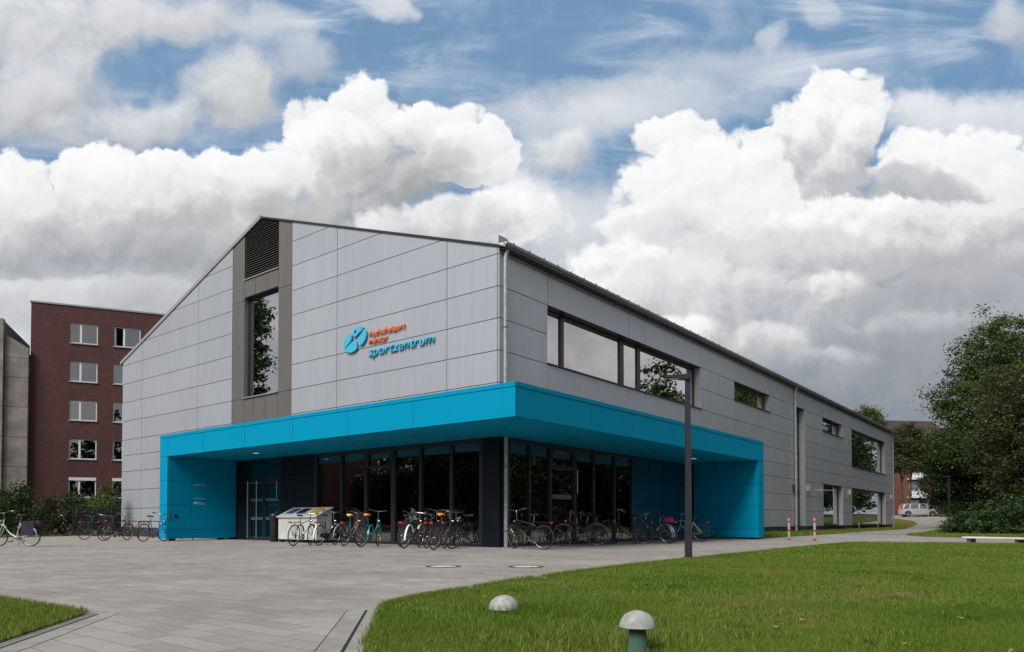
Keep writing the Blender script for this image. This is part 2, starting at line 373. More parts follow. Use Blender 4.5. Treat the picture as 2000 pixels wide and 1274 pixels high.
def sheet(name, outline, m, z=0.):
    bm = bmesh.new(); vs = [bm.verts.new((x, y, z)) for x, y in outline]; f = bm.faces.new(vs)
    bmesh.ops.triangulate(bm, faces=[f]); bmesh.ops.recalc_face_normals(bm, faces=bm.faces)
    if sum(q.normal.z for q in bm.faces) < 0: bmesh.ops.reverse_faces(bm, faces=bm.faces)
    me = bpy.data.meshes.new(name); bm.to_mesh(me); bm.free(); me.materials.append(m)
    o = bpy.data.objects.new(name, me); COL.objects.link(o); tag(o, kind='structure'); return o
lawn_edge = [(-22.5, -19.7), (-17.4, -14.2), (-13.88, -10.39), (-12.42, -8.88), (-11.86, -8.66), (-11.19, -8.5), (-9.56, -8.13), (-7.54, -7.86), (-5.57, -7.71), (-3.39, -7.62), (1.83, -7.5), (6.89, -7.42), (9.6, -7.5), (10.6, -7.9), (11.05, -8.7), (11.7, -10.3), (12.2, -12.4), (12.9, -18), (13.2, -24)]
left_edge = [(-14.6, 12), (-14.35, 2), (-14.28, -5.07), (-14.17, -7.2), (-15.26, -8.5), (-18.2, -11.6), (-25, -18.8)]
plaza = lawn_edge + [(23.0, -24), (22.7, -11.8), (23.4, -9.2), (24.4, -7.6), (28, -6.1), (30, -6.1), (30, -1.9), (21.5, -2.25), (16.1, -2.4), (14.9, -2.2), (14.9, .3), (-.0, .3), (.3, 23.3), (-.4, 25.2), (-1.3, 28.0), (-5.4, 26.4), (-9, 24.5), (-16, 22), (-16.5, 12)] + left_edge
sheet('plaza_paving', plaza, M_pave, 0.)
# the path going on past the far corner, as a ribbon on the rising ground
pn = [(30, -1.9), (35, -1.8), (41, -1.9), (46.7, -1.9), (52, -1.6), (57, -1.0), (62, -.45), (67, -.3), (71, .2), (75, 1.3), (79, 3.4), (82, 6.4), (84, 11), (85, 20)]
ps = [(30, -6.1), (35, -6.1), (41, -6.1), (46.7, -6.1), (52, -5.8), (57, -5.3), (62, -4.9), (68, -4.3), (74, -3.4), (80, -1.8), (86, .8), (92, 4.5), (95, 11), (96, 20)]
mb = MB()
for i in range(len(pn)-1):
    for k in range(4):
        q = []
        for (a, t) in ((i, k), (i, k+1), (i+1, k+1), (i+1, k)):
            x = pn[a][0]+(ps[a][0]-pn[a][0])*t/4; y = pn[a][1]+(ps[a][1]-pn[a][1])*t/4; q.append((x, y, terr(x, y)+.012))
        mb.poly(q)
tag(mb.build('path', M_path), kind='structure')
# lawns: raised a little over the paving
def offset_line(pts, d):
    out = []
    for i, p in enumerate(pts):
        a = Vector(pts[max(i-1, 0)]); b = Vector(pts[min(i+1, len(pts)-1)]); t = (b-a).normalized(); n = Vector((-t.y, t.x)); out.append((p[0]+n.x*d, p[1]+n.y*d))
    return out
in_edge = offset_line(lawn_edge[1:], -.09)
lawn_poly = in_edge + [(10, -30), (-17, -30), (-18, -15.5)]
sheet('front_lawn', lawn_poly, M_turf, .03)
in_left = offset_line(left_edge, -.09)
sheet('left_lawn', in_left + [(-40, -25), (-40, 12)], M_turf, .03)
def ribbon(name, line, d0, d1, z0, z1, m):
    a = offset_line(line, d0); b = offset_line(line, d1); mb = MB()
    for i in range(len(line)-1):
        c = [(*a[i], z0), (*a[i+1], z0), (*b[i+1], z0), (*b[i], z0)]; t = [(p[0], p[1], z1) for p in c]
        k = len(mb.v); mb.v += c+t
        for f in ((0,3,2,1),(4,5,6,7),(0,1,5,4),(1,2,6,5),(2,3,7,6),(3,0,4,7)): mb.f.append(tuple(k+j for j in f)); mb.mi.append(0)
    return tag(mb.build(name, m), kind='structure')
ribbon('lawn_kerb', lawn_edge[1:4], -.12, -.0, -.02, .013, M_kerb)
ribbon('lawn_edging', lawn_edge[3:], -.06, .0, -.02, .012, M_kerb)
ribbon('left_lawn_kerb', left_edge, -.12, 0, -.02, .012, M_kerb)
gut = [(-17.4, -14.2), (-13.88, -10.39), (-12.42, -8.88)]
ribbon('gutter_strip', gut, .004, .12, -.02, .006, M_kerb2)
ribbon('drain_slot', gut, .125, .14, -.02, .005, M_slot)
ribbon('gutter_border', gut, .145, .30, -.02, .006, M_kerb2)
ribbon('gutter_joint', gut, .302, .309, -.02, .0045, M_slot)
ribbon('left_border_stones', left_edge[2:], .0, .16, -.02, .004, M_kerb2)
# grass verge in front of the long wall, island and side lawns
verge = [(14.9, -2.2), (16.1, -2.42), (21.5, -2.27), (30, -1.92), (35, -1.82), (41, -1.92), (46.7, -1.92), (52, -1.62), (57, -1.02)]
def strip(name, A, B, m, dz):
    mb = MB()
    for i in range(len(A)-1): mb.poly([(*p, terr(*p)+dz) for p in (A[i], A[i+1], B[i+1], B[i])])
    return tag(mb.build(name, m), kind='structure')
strip('wall_verge', verge, [(x, .1) for x, y in verge], M_turf, .016)
strip('corner_lawn', pn[5:], [(57.2, .3), (57.2, 2), (57.2, 4), (57.2, 6), (57.2, 10), (57.2, 14), (57.2, 18), (58, 24), (60, 30)], M_turf, .014)
isl = [(22.7, -24), (22.7, -11.8), (23.4, -9.2), (24.4, -7.6), (28, -6.1), (35, -6.1), (41, -6.1), (46.7, -6.1), (52, -5.8)]
strip('island_lawn', isl, [(33, -24), (34, -14), (35, -12), (36, -11), (37, -10), (39, -9.5), (42, -8.5), (47, -8), (52, -7.5)], M_turf, .01)

# ------------------------------------------------------------------ grass blades
def inpoly(x, y, poly):
    r = np.zeros(len(x), bool); n = len(poly)
    for i in range(n):
        x1, y1 = poly[i]; x2, y2 = poly[(i+1) % n]
        c = ((y1 > y) != (y2 > y)) & (x < (x2-x1)*(y-y1)/(y2-y1+1e-12)+x1); r ^= c
    return r
def blades(name, x, y, z, hgt, wid, label=None):
    n = len(x); a = rng.uniform(0, 2*np.pi, n); lean = rng.uniform(.05, .75, n)*hgt; b = rng.uniform(0, 2*np.pi, n)
    dx, dy = np.cos(a)*wid/2, np.sin(a)*wid/2; lx, ly = np.cos(b)*lean, np.sin(b)*lean
    V = np.empty((n, 5, 3)); 
    V[:, 0] = np.stack([x-dx, y-dy, z], 1); V[:, 1] = np.stack([x+dx, y+dy, z], 1)
    V[:, 2] = np.stack([x+dx*.8+lx*.35, y+dy*.8+ly*.35, z+hgt*.6], 1); V[:, 3] = np.stack([x-dx*.8+lx*.35, y-dy*.8+ly*.35, z+hgt*.6], 1)
    V[:, 4] = np.stack([x+lx, y+ly, z+hgt], 1)
    me = bpy.data.meshes.new(name); me.vertices.add(5*n); me.vertices.foreach_set('co', V.ravel())
    k = np.arange(n)[:, None]*5; li = np.concatenate([k+np.array([[0,1,2,3]]), k+np.array([[3,2,4]])], 1).ravel()
    me.loops.add(7*n); me.loops.foreach_set('vertex_index', li)
    me.polygons.add(2*n); me.polygons.foreach_set('loop_start', (np.arange(n)[:, None]*7+np.array([[0, 4]])).ravel())
    me.polygons.foreach_set('loop_total', np.tile([4, 3], n))
    me.update(calc_edges=True)
    at = me.attributes.new('tint', 'FLOAT', 'POINT'); at.data.foreach_set('value', np.repeat(rng.uniform(.62, 1.42, n), 5))
    me.materials.append(M_blade); o = bpy.data.objects.new(name, me); COL.objects.link(o); return tag(o, kind='stuff')
def scatter(n, x0, x1, y0, y1, poly, dens_fn):
    x = rng.uniform(x0, x1, n); y = rng.uniform(y0, y1, n); k = inpoly(x, y, poly); x, y = x[k], y[k]
    k = rng.random(len(x)) < dens_fn(x, y); return x[k], y[k]
cx_, cy_ = -16.82, -13.91
def viewmask(x, y):
    dx, dy = x-cx_, y-cy_; d = dx*Fv.x+dy*Fv.y; l = dx*Rv.x+dy*Rv.y
    return (d > 1.5) & (np.abs(l) < d*.78+.8)
lp = offset_line(lawn_edge[1:], -.03) + [(10, -30), (-17, -30), (-18, -15.5)]
X, Y, H_, W_ = [], [], [], []
for (n, rmin, rmax, h, w) in ((520000, 1.5, 7.5, .040, .0028), (680000, 7.5, 16, .042, .006), (600000, 16, 34, .055, .014)):
    r = np.sqrt(rng.random(n)*(rmax**2-rmin**2)+rmin**2); an = AZ+rng.uniform(-.68, .68, n)
    x = cx_+r*np.cos(an); y = cy_+r*np.sin(an); k = inpoly(x, y, lp); x, y, r = x[k], y[k], r[k]
    # patchy growth
    pt = np.sin(x*1.7+np.sin(y*1.3)*2)*np.sin(y*1.9+np.cos(x*.9)*2); pt2 = np.sin(x*.5+1.3*np.sin(y*.45))
    X.append(x); Y.append(y); H_.append(h*rng.uniform(.5, 1.25, len(x))*(1+.28*pt+.15*pt2)); W_.append(w*rng.uniform(.7, 1.3, len(x)))
# taller tufts round the two bollard lights and along the edge
for (tx, ty, sp, n, h) in ((-12.05, -10.25, .22, 3600, .10), (-12.45, -10.75, .3, 3000, .07), (-12.75, -11.5, .22, 2400, .09), (-12.9, -11.05, .35, 2600, .07), (-11.8, -10.6, .4, 3500, .08)):
    x = rng.normal(tx, sp, n); y = rng.normal(ty, sp, n); k = inpoly(x, y, lp); X.append(x[k]); Y.append(y[k]); H_.append(h*rng.uniform(.5, 1.3, k.sum())); W_.append(.005*rng.uniform(.7, 1.3, k.sum()))
# ragged blades leaning out over the edging, coarse clover and plantain clumps
tl = np.array(lawn_edge[1:14]); seg = rng.integers(0, len(tl)-1, 26000); tt = rng.random(26000)[:, None]
pe = tl[seg]*(1-tt)+tl[seg+1]*tt+rng.normal(0, .03, (26000, 2)); X.append(pe[:, 0]+.01); Y.append(pe[:, 1]-.05); H_.append(.055*rng.uniform(.4, 1.4, 26000)); W_.append(.005*rng.uniform(.6, 1.4, 26000))
for _ in range(90):
    r_ = 1.8+9*rng.random(); a_ = AZ+rng.uniform(-.62, .3); tx, ty = cx_+r_*math.cos(a_)+1.5, cy_+r_*math.sin(a_)+.5; n = 420
    x = rng.normal(tx, .07, n); y = rng.normal(ty, .07, n); k = inpoly(x, y, in_edge+[(10, -30), (-17, -30), (-18, -15.5)]); X.append(x[k]); Y.append(y[k]); H_.append(.055*rng.uniform(.5, 1.3, k.sum())); W_.append(.009*rng.uniform(.7, 1.3, k.sum()))
X, Y, H_, W_ = map(np.concatenate, (X, Y, H_, W_))
bare = np.zeros(len(X), bool)
for _ in range(34):
    r_ = 2.2+11*rng.random(); a_ = AZ+rng.uniform(-.66, .25); tx, ty = cx_+r_*math.cos(a_)+1.2, cy_+r_*math.sin(a_)+.2; rr_ = rng.uniform(.06, .17)
    bare |= ((X-tx)**2+(Y-ty)**2 < (rr_*(1+.4*np.sin(np.arctan2(Y-ty, X-tx)*3+tx)))**2)
keep = ~(bare & (rng.random(len(X)) < .86)); X, Y, H_, W_ = X[keep], Y[keep], H_[keep], W_[keep]
k = ~(((X+12.23)**2+(Y+10.17)**2 < .06**2) | ((X+13.05)**2+(Y+11.85)**2 < .05**2)); X, Y, H_, W_ = X[k], Y[k], H_[k], W_[k]
blades('grass', X, Y, np.full(len(X), .028), H_, W_)
ll = offset_line(left_edge, -.05) + [(-40, -25), (-40, 12)]
x = rng.uniform(-17.5, -13.9, 260000); y = rng.uniform(-11, 1, 260000); k = inpoly(x, y, ll) & viewmask(x, y); x, y = x[k], y[k]
blades('grass', x, y, np.full(len(x), .028), (.045*rng.uniform(.5, 1.3, len(x))), .0038*rng.uniform(.7, 1.3, len(x)))
# verge and corner grass, longer and ragged
x = rng.uniform(14.9, 57, 60000); y = rng.uniform(-2.2, .05, 60000)
yl = np.interp(x, [p[0] for p in verge], [p[1] for p in verge]); k = y > yl+.03+.1*np.sin(x*3); x, y = x[k], y[k]
blades('grass', x, y, vterr(x, y)+.014, .16*rng.uniform(.3, 1.2, len(x))*(1+.4*np.sin(x*1.1)), .02*rng.uniform(.7, 1.3, len(x)))
ip = isl + [(52, -7.5), (47, -8), (42, -8.5), (39, -9.5), (37, -10), (36, -11), (34, -14), (33, -24)]
x = rng.uniform(22.7, 52, 70000); y = rng.uniform(-16, -5.8, 70000); k = inpoly(x, y, ip); x, y = x[k], y[k]
blades('grass', x, y, vterr(x, y)+.01, .11*rng.uniform(.3, 1.2, len(x)), .028*rng.uniform(.7, 1.3, len(x)))

# ================================================================== SPORTS HALL
bld = empty('sports_hall', (0, 0, 0), label='grey panel clad sports hall with pitched roof and turquoise entrance canopy', cat='building')
def PL(a, z, d=0.): return (-d, a, z)                          # gable plane x = 0, a runs along y
def PR(a, z, d=0.): return (a, -d, z*(1-.0005*max(a, 0)))      # long wall y = 0, a runs along x
ZL = [.45, 1.44, 2.41, 3.38, 4.22, 5.04, 6.03, 7.02, 8.01, 9.0, 9.99, 10.98, 11.97, 12.96, 13.95]
GW, GH, RY, RZ = 25.91, 9.22, 12.97, 13.54
GL = 57.04
def gz(y): return GH+(RZ-GH)*(y/RY if y < RY else (GW-y)/(GW-RY))
def clip(poly, inside, inter):
    out = []
    for i, p in enumerate(poly):
        q = poly[i-1]
        if inside(p) != inside(q): out.append(inter(q, p))
        if inside(p): out.append(p)
    return out
def clip_line(poly, f):      # keep f(p) >= 0, f linear
    return clip(poly, lambda p: f(p) >= 0, lambda a, b: tuple(a[i]+(b[i]-a[i])*f(a)/(f(a)-f(b)) for i in (0, 1)))
def panels(js, zs, holes, fn, gap, th, d, top=None, mb=None):
    mb = mb or MB()
    for i in range(len(js)-1):
        for k in range(len(zs)-1):
            a0, a1, z0, z1 = js[i], js[i+1], zs[k], zs[k+1]; ca, cz = (a0+a1)/2, (z0+z1)/2
            if any(h[0]-.02 < ca < h[1]+.02 and h[2]-.02 < cz < h[3]+.02 for h in holes): continue
            g = gap/2; p = [(a0+g, z0+g), (a1-g, z0+g), (a1-g, z1-g), (a0+g, z1-g)]
            if top:
                for f in top:
                    p = clip_line(p, f)
                    if len(p) < 3: break
            if len(p) < 3: continue
            mb.prism(p, lambda q: fn(q[0], q[1], d), lambda q: fn(q[0], q[1], d-th))
    return mb
def clad_mat(name, col, metal=.0, rough=.42, amt=.08, spec=.5, coat=0.):
    m = mat(name, col, rough, metal, spec, coat=coat); nt = m.node_tree; b = nt.nodes['Principled BSDF']
    g = N(nt, 'ShaderNodeNewGeometry'); tc = N(nt, 'ShaderNodeTexCoord')
    n = N(nt, 'ShaderNodeTexNoise'); n.inputs['Scale'].default_value = .35; n.inputs['Detail'].default_value = 5; nt.links.new(tc.outputs['Object'], n.inputs[0])
    n3 = N(nt, 'ShaderNodeMapping'); n3.inputs['Scale'].default_value = (5, 5, .35); nt.links.new(tc.outputs['Object'], n3.inputs[0])
    n4 = N(nt, 'ShaderNodeTexNoise'); n4.inputs['Scale'].default_value = 1.; n4.inputs['Detail'].default_value = 4; nt.links.new(n3.outputs[0], n4.inputs[0])
    a = N(nt, 'ShaderNodeMath', operation='ADD'); nt.links.new(n.outputs[0], a.inputs[0]); nt.links.new(n4.outputs[0], a.inputs[1])
    a2 = N(nt, 'ShaderNodeMath', operation='MULTIPLY_ADD'); nt.links.new(g.outputs['Random Per Island'], a2.inputs[0]); a2.inputs[1].default_value = .35; nt.links.new(a.outputs[0], a2.inputs[2])
    r = N(nt, 'ShaderNodeMapRange'); nt.links.new(a2.outputs[0], r.inputs[0]); r.inputs[1].default_value = .7; r.inputs[2].default_value = 1.6; r.inputs[3].default_value = 1-amt; r.inputs[4].default_value = 1+amt
    s = N(nt, 'ShaderNodeVectorMath', operation='SCALE'); s.inputs[0].default_value = col; nt.links.new(r.outputs[0], s.inputs['Scale']); nt.links.new(s.outputs[0], b.inputs['Base Color'])
    return m
M_clad = clad_mat('grey_cladding', (.415, .43, .465), .3, .4)
M_brown = clad_mat('brown_cladding', (.135, .125, .118), .15, .5)
M_back = mat('dark_backing', (.015, .015, .017), .9)  # near-black backing behind the panel joints
M_blue = clad_mat('turquoise_panel', (.0, .255, .43), 0, .6, .03, .06)
M_dark = clad_mat('anthracite_panel', (.008, .011, .018), .0, .4, .05, .2)
M_frame = mat('anthracite_frame', (.018, .021, .026), .4)
M_alu = mat('reveal_panel', (.30, .30, .30), .5, .1)
M_galv = mat('galvanised_steel', (.42, .44, .45), .42, .55, noise=(9, .18))
M_zinc = mat('zinc_trim', (.16, .17, .175), .45, .5, noise=(3, .15))
M_plinth = mat('plinth_render', (.035, .034, .033), .85, noise=(6, .25))
M_steel = mat('brushed_steel', (.55, .55, .54), .3, .9)
M_glass = glass_mat('solar_glass', .62, (.18, .2, .2))
M_glassg = glass_mat('shopfront_glass', .20, (.34, .37, .37), (.95, .93, .93))
M_blackp = mat('black_plastic', (.012, .012, .013), .45)
M_white = mat('white_paint', (.78, .78, .77), .5)

holesR = [(2.53, 14.73, 6.03, 8.01), (18.84, 24.1, 7.02, 8.01), (28.75, 30.6, .45, 8.01), (34.65, 39.72, 7.02, 8.01), (42.4, 54.2, 5.04, 8.01), (34.8, 39.72, .45, 3.38), (42.4, 54.2, .45, 3.38), (0, 14.5, 0, 3.38)]
jR = [0, 2.53, 7.96, 9.33, 14.73, 18.84, 24.1, 28.75, 30.6, 34.65, 39.72, 42.4, 47.57, 54.2, GL]
zR = ZL[:10]+[9.24]
panels(jR, zR, holesR, PR, .023, .025, .0).build('cladding', M_clad, bld)
jL = [0, 2.2, 7.88, 10.74]; jL2 = [15.15, 18.08, 23.69, GW]
roofc = [lambda p: GH-.03+(RZ-GH)/RY*p[0]-p[1], lambda p: GH-.03+(RZ-GH)/(GW-RY)*(GW-p[0])-p[1]]
zLL = ZL+[14.5]
mb = panels(jL, [3.38]+ZL[4:]+[14.5], [], PL, .023, .025, .0, roofc)
mb.build('cladding', M_clad, bld)
panels(jL2, ZL+[14.5], [], PL, .023, .025, .0, roofc).build('cladding', M_clad, bld)
# backing behind the open joints, with the same openings
mb = panels(jR, [0]+zR, holesR, PR, 0, .02, -.06); panels([0.02]+jL[1:], [3.38]+ZL[4:]+[14.5], [], PL, 0, .02, -.06, roofc, mb)
panels(jL2, [0]+ZL+[14.5], [], PL, 0, .02, -.06, roofc, mb)
panels([10.74, 11.7, 14.22, 15.15], [3.38, 6.03, 10.38, 14.5], [(11.7, 14.22, 6.03, 10.38)], PL, 0, .02, -.08, roofc, mb)
mb.build('wall_backing', M_back, bld)
# brown strip: side columns, middle fields
mb = panels([10.74, 11.7], [3.38, 6.03, 10.27, 14.5], [], PL, .018, .025, -.012, roofc)
panels([14.22, 15.15], [3.38, 6.03, 10.27, 14.5], [], PL, .018, .025, -.012, roofc, mb)
panels([11.7, 12.57, 13.45, 14.22], [3.38, 6.03], [], PL, .023, .025, -.012, None, mb)
panels([11.7, 12.54, 13.38, 14.22], [10.38, 11.12], [], PL, .023, .025, -.012, None, mb)
mb.build('dark_cladding_strip', M_brown, bld)
# louvre grille
mb = MB()
z = 11.17
while z < 13.4:
    w0, w1 = 11.74, 14.2
    y0, y1 = w0, w1
    if z+.07 > gz(w0)-.05: y0 = RY-(RZ-.05-z-.07)*RY/(RZ-GH)
    if z+.07 > gz(w1)-.05: y1 = RY+(RZ-.05-z-.07)*RY/(RZ-GH)
    if y1-y0 > .1: mb.prism([(0, z), (.09, z+.075), (.10, z+.07), (.012, z-.005)], lambda q, y0=y0: (q[0]-.01, y0, q[1]), lambda q, y1=y1: (q[0]-.01, y1, q[1]))
    z += .098
lv = mb.build('louvre_grille', mat('louvre_metal', (.17, .165, .16), .45, .3), bld)
mb = MB()
for y in (12.55, 13.35): mb.box(.10, .13, y-.02, y+.02, 11.15, 13.3)
mb.box(.14, .16, 11.72, 14.21, 11.13, 12.9); mb.build('mullion', M_frame, lv)
mb = MB(); mb.box(-.04, .1, 11.68, 14.24, 11.125, 11.165); mb.build('sill', M_alu, lv)

# windows
def window(fn, a0, a1, z0, z1, verts, horiz=(), rec=.16, sill=True, glass=None, fw=.05, reveal=True, side=None, name='window'):
    """frame (the window object) > pane, sill, reveal"""
    mb = MB(); B = lambda x0, x1, y0, y1, d0, d1: mb.box(x0, x1, y0, y1, d0, d1, lambda p, q, r: fn(p, q, -r))
    B(a0+.002, a1-.002, z1-fw, z1-.002, rec, rec+.09); B(a0+.002, a1-.002, z0+.002, z0+fw, rec, rec+.09)
    B(a0+.002, a0+fw, z0+fw, z1-fw, rec, rec+.09); B(a1-fw, a1-.002, z0+fw, z1-fw, rec, rec+.09)
    for q in verts:
        c, w = q if isinstance(q, tuple) else (q, .07)
        B(c-w/2, c+w/2, z0+fw, z1-fw, rec-.012, rec+.088)
    for (x0, x1, zz, w) in horiz: B(x0, x1, zz-w/2, zz+w/2, rec-.015, rec+.084)
    f = mb.build(name, M_frame, bld)
    g = MB(); g.box(a0+fw*.5, a1-fw*.5, z0+fw*.5, z1-fw*.5, rec+.045, rec+.055, lambda p, q, r: fn(p, q, -r)); g.build('pane', glass or M_glass, f)
    if reveal:
        for (x0, x1) in ((a0-.012, a0+.001), (a1-.001, a1+.012)):
            g = MB(); g.box(x0, x1, z0, z1, .03, rec+.1, lambda p, q, r: fn(p, q, -r)); g.build('reveal', M_alu if fn is PR else M_brown, f)
        g = MB(); g.box(a0-.01, a1+.01, z1-.001, z1+.012, .03, rec+.1, lambda p, q, r: fn(p, q, -r)); g.build('lintel', M_frame, f)
    if sill:
        g = MB(); g.box(a0-.03, a1+.03, z0-.035, z0+.004, -.06, rec, lambda p, q, r: fn(p, q, -r)); g.build('sill', M_frame if fn is PR else M_alu, f)
    return f
window(PL, 11.7, 14.22, 6.06, 10.37, [], rec=.2)
w = window(PR, 2.53, 14.73, 6.06, 8.01, [(3.84, .2), (7.98, .3), (9.36, .24)], rec=.32)
window(PR, 18.84, 24.1, 7.05, 8.01, [], rec=.3)
window(PR, 34.65, 39.72, 7.05, 8.01, [], rec=.3)
window(PR, 42.4, 54.2, 5.07, 8.01, [], rec=.3, fw=.1)
window(PR, 42.4, 54.2, .47, 3.38, [], rec=.3, fw=.1)
window(PR, 34.8, 39.72, .47, 3.38, [], rec=.3, fw=.1)
window(PR, 28.75, 30.6, .47, 8.0, [], [(28.8, 30.55, 2.75, .12), (28.8, 30.55, 5.2, .06), (28.8, 30.55, 7.35, .2)], rec=.35, sill=False)

# plinth, corner, hidden walls, interior
for q in ((14.55, GL-.05, .03, .2, -.1, .44), (.03, .2, 15.45, GW, -.1, .44)):
    mb = MB(); mb.box(*q); mb.build('plinth', M_plinth, bld)
M_int = mat('interior_wall', (.17, .17, .165), .9); M_intf = mat('interior_floor', (.10, .095, .09), .6)
mb = MB(); mb.box(GL-.1, GL, .05, GW, 0, 9.0); mb.box(.1, GL, GW-.1, GW, 0, 9.1)
mb.box(4.8, 4.9, 5.2, GW-.2, 0, 8.8); mb.box(4.95, GL-.2, 5.1, 5.2, 0, 8.8)
mb.build('inner_wall', M_int, bld)
mb = MB(); mb.box(.15, GL-.1, .15, GW-.1, -.05, .01); mb.box(.15, GL-.1, .4, GW-.1, 3.45, 3.9); mb.build('floor_slab', M_intf, bld)
# roof
M_roof = mat('roof_sheet', (.12, .125, .13), .5, .3)
mb = MB(); th = .04
fz = lambda y, dz: gz(min(max(y, 0), GW))+dz + (0 if 0 <= y <= GW else -(RZ-GH)/RY*(abs(y) if y < 0 else y-GW))
for (y0, y1) in ((-.28, RY), (GW+.28, RY)):
    for (x0, x1, s0, s1) in ((-.02, 57.2, 0, 0),):
        zz = lambda x, y, dz: (fz(y, dz))*(1-.0005*max(x, 0))
        c = [(x0, y0, zz(x0, y0, 0)), (x1, y0, zz(x1, y0, 0)), (x1, y1, zz(x1, y1, 0)), (x0, y1, zz(x0, y1, 0))]
        t = [(p[0], p[1], p[2]+th) for p in c]; k = len(mb.v); mb.v += c+t
        for f in ((0,3,2,1),(4,5,6,7),(0,1,5,4),(1,2,6,5),(2,3,7,6),(3,0,4,7)): mb.f.append(tuple(k+j for j in f)); mb.mi.append(0)
roof = mb.build('roof', M_roof, bld)
mb = MB()     # verge trims on the gable
for (y0, y1, m_, h0_, h1_) in ((-.02, RY, M_frame, -.03, .045), (GW+.25, RY, M_alu, -.04, .13)):
    mb = MB(); mb.prism([(y0, fz(y0, h0_)), (y1, fz(y1, h0_)), (y1, fz(y1, h1_)), (y0, fz(y0, h1_))], lambda q: (-.045, q[0], q[1]), lambda q: (-.022, q[0], q[1]))
    mb.build('verge_trim', m_, roof)
# gutter along the long eave
mb = MB(); gy, gzt = -.27, GH+.0
prof = [(math.cos(a)*.085, math.sin(a)*.085) for a in np.linspace(math.pi, 2*math.pi, 9)]; prof2 = [(x*.9, z*.9) for x, z in prof[::-1]]
mb.prism(prof+prof2, lambda q: (-.05, gy+q[0], gzt+q[1]+.06), lambda q: (57.25, gy+q[0], (gzt+q[1]+.06)*(1-.0005*57)))
gut_o = mb.build('gutter', M_galv, bld)
for i in range(72):
    mb = MB(); x = .3+i*.79; zz = (gzt+.07)*(1-.0005*x); mb.box(x-.012, x+.012, gy-.098, gy-.088, zz-.09, zz+.03); mb.box(x-.012, x+.012, gy-.09, gy+.1, zz+.018, zz+.03); mb.build('gutter_bracket', M_zinc, gut_o)
mb = MB(); mb.prism([(-.02, 9.30), (-.38, 9.27), (-.38, 9.31), (-.30, 9.38), (-.02, 9.55)], lambda q: (-.06, q[0], q[1]), lambda q: (-.045, q[0], q[1])); mb.build('end_cap', M_zinc, gut_o)
# soffit under the eave
mb = MB(); mb.box(0, GL, -.26, .02, GH-.12, GH-.10, lambda x, y, z: (x, y, z*(1-.0005*x))); mb.box(0, GL, -.265, -.245, GH-.12, GH+.02, lambda x, y, z: (x, y, z*(1-.0005*x))); mb.build('soffit', M_frame, bld)
# downpipes
def pipe(x, y, z0, z1, r=.065, off=.0):
    mb = MB(); mb.tube([(x, y, z0), (x, y, z1-.35), (x, y-off*.3, z1-.22), (x, y-off, z1)], r, 12)
    p = mb.build('downpipe', M_galv, bld, smooth=True)
    for z in np.arange(z0+.5, z1-.6, 1.95): mb = MB(); mb.lathe([(r+.001, z-.02), (r+.012, z-.02), (r+.012, z+.02), (r+.001, z+.02)], 14, (x, y, 0)); mb.box(x-.012, x+.012, y+r, .0 if y > -.5 else y+r+.1, z-.012, z+.012); mb.build('pipe_clip', M_zinc, p)
    return p
pipe(.17, -.11, 4.29, 9.2, off=.12); pipe(.17, -.13, 0.0, 3.37)
pipe(28.35, -.12, .0, 9.05, off=.12); pipe(56.95, -.12, .0, 8.9, off=.12)
# wall lamps and small fixtures on the long wall
for (a, z) in ((31.07, 2.9), (41.44, 2.95), (56.3, 3.0)):
    mb = MB(); mb.box(a-.09, a+.09, -.14, .0, z-.19, z+.19); l = mb.build('wall_lamp', M_galv, bld)
    mb = MB(); mb.box(a-.06, a+.06, -.147, -.141, z-.10, z+.16); mb.build('lens', mat('lamp_lens', (.5, .5, .5), .3), l)
mb = MB(); mb.tube([(33.2, -.35, 2.83), (34.7, -.75, 2.83)], .03, 8); mb.box(34.2, 34.9, -.82, -.72, 2.79, 2.86); mb.tube([(33.2, -.36, 2.83), (33.2, .02, 2.83)], .025, 6); mb.build('wall_bracket', M_galv, bld)
mb = MB(); mb.box(28.05, 28.18, -.1, 0, 2.55, 3.0); mb.build('junction_box', M_blackp, bld)
for a in (17.5, 44.0, 50.5):
    mb = MB(); mb.tube([(a, -.1, 0), (a, -.1, .52), (a, -.03, .6)], .025, 8); mb.build('vent_pipe', M_galv, bld)

# ground-floor shopfronts
def boxes(name, lst, fn, m, parent):
    if name in ('dark_panel', 'petrol_panel', 'safety_marking') and len(lst) < 20:
        for q in lst[:-1]:
            mb = MB(); mb.box(*q, lambda p, q, r: fn(p, q, -r)); mb.build(name, m, parent)
        lst = lst[-1:]
    mb = MB()
    for (x0, x1, z0, z1, d0, d1) in lst: mb.box(x0, x1, z0, z1, d0, d1, lambda p, q, r: fn(p, q, -r))
    return mb.build(name, m, parent)
def shop(fn, mull, z1, a0, a1, openings, parent):
    L = [(a0, a1, z1-.14, z1, .02, .14), (a0, a1, .0, .09, .02, .14)]
    for c, w in mull: L.append((c-w/2, c+w/2, .09, z1-.14, .012, .15))
    for (x0, x1, zt) in openings:
        L += [(x0, x1, zt-.05, zt+.05, .005, .13), (x0, x0+.07, zt+.05, z1-.14, .004, .13), (x1-.07, x1, zt+.05, z1-.14, .004, .13), (x0+.07, x1-.07, z1-.21, z1-.14, .006, .13)]
    return boxes('glazing_frame', L, fn, M_frame, parent)
zc = 3.375
fl = shop(PL, [(9.16, .14), (7.6, .12), (6.22, .14), (4.78, .2), (3.43, .12), (2.02, .12), (.75, .14)], zc, .70, 9.2, [(4.88, 6.15, 2.72)], bld)
for (a, b) in ((7.66, 9.09), (6.29, 7.54), (4.88, 6.15), (3.49, 4.68), (2.08, 3.37), (.82, 1.96)):
    boxes('pane', [(a, b, .09, 3.23, .075, .085)], PL, M_glassg, fl)
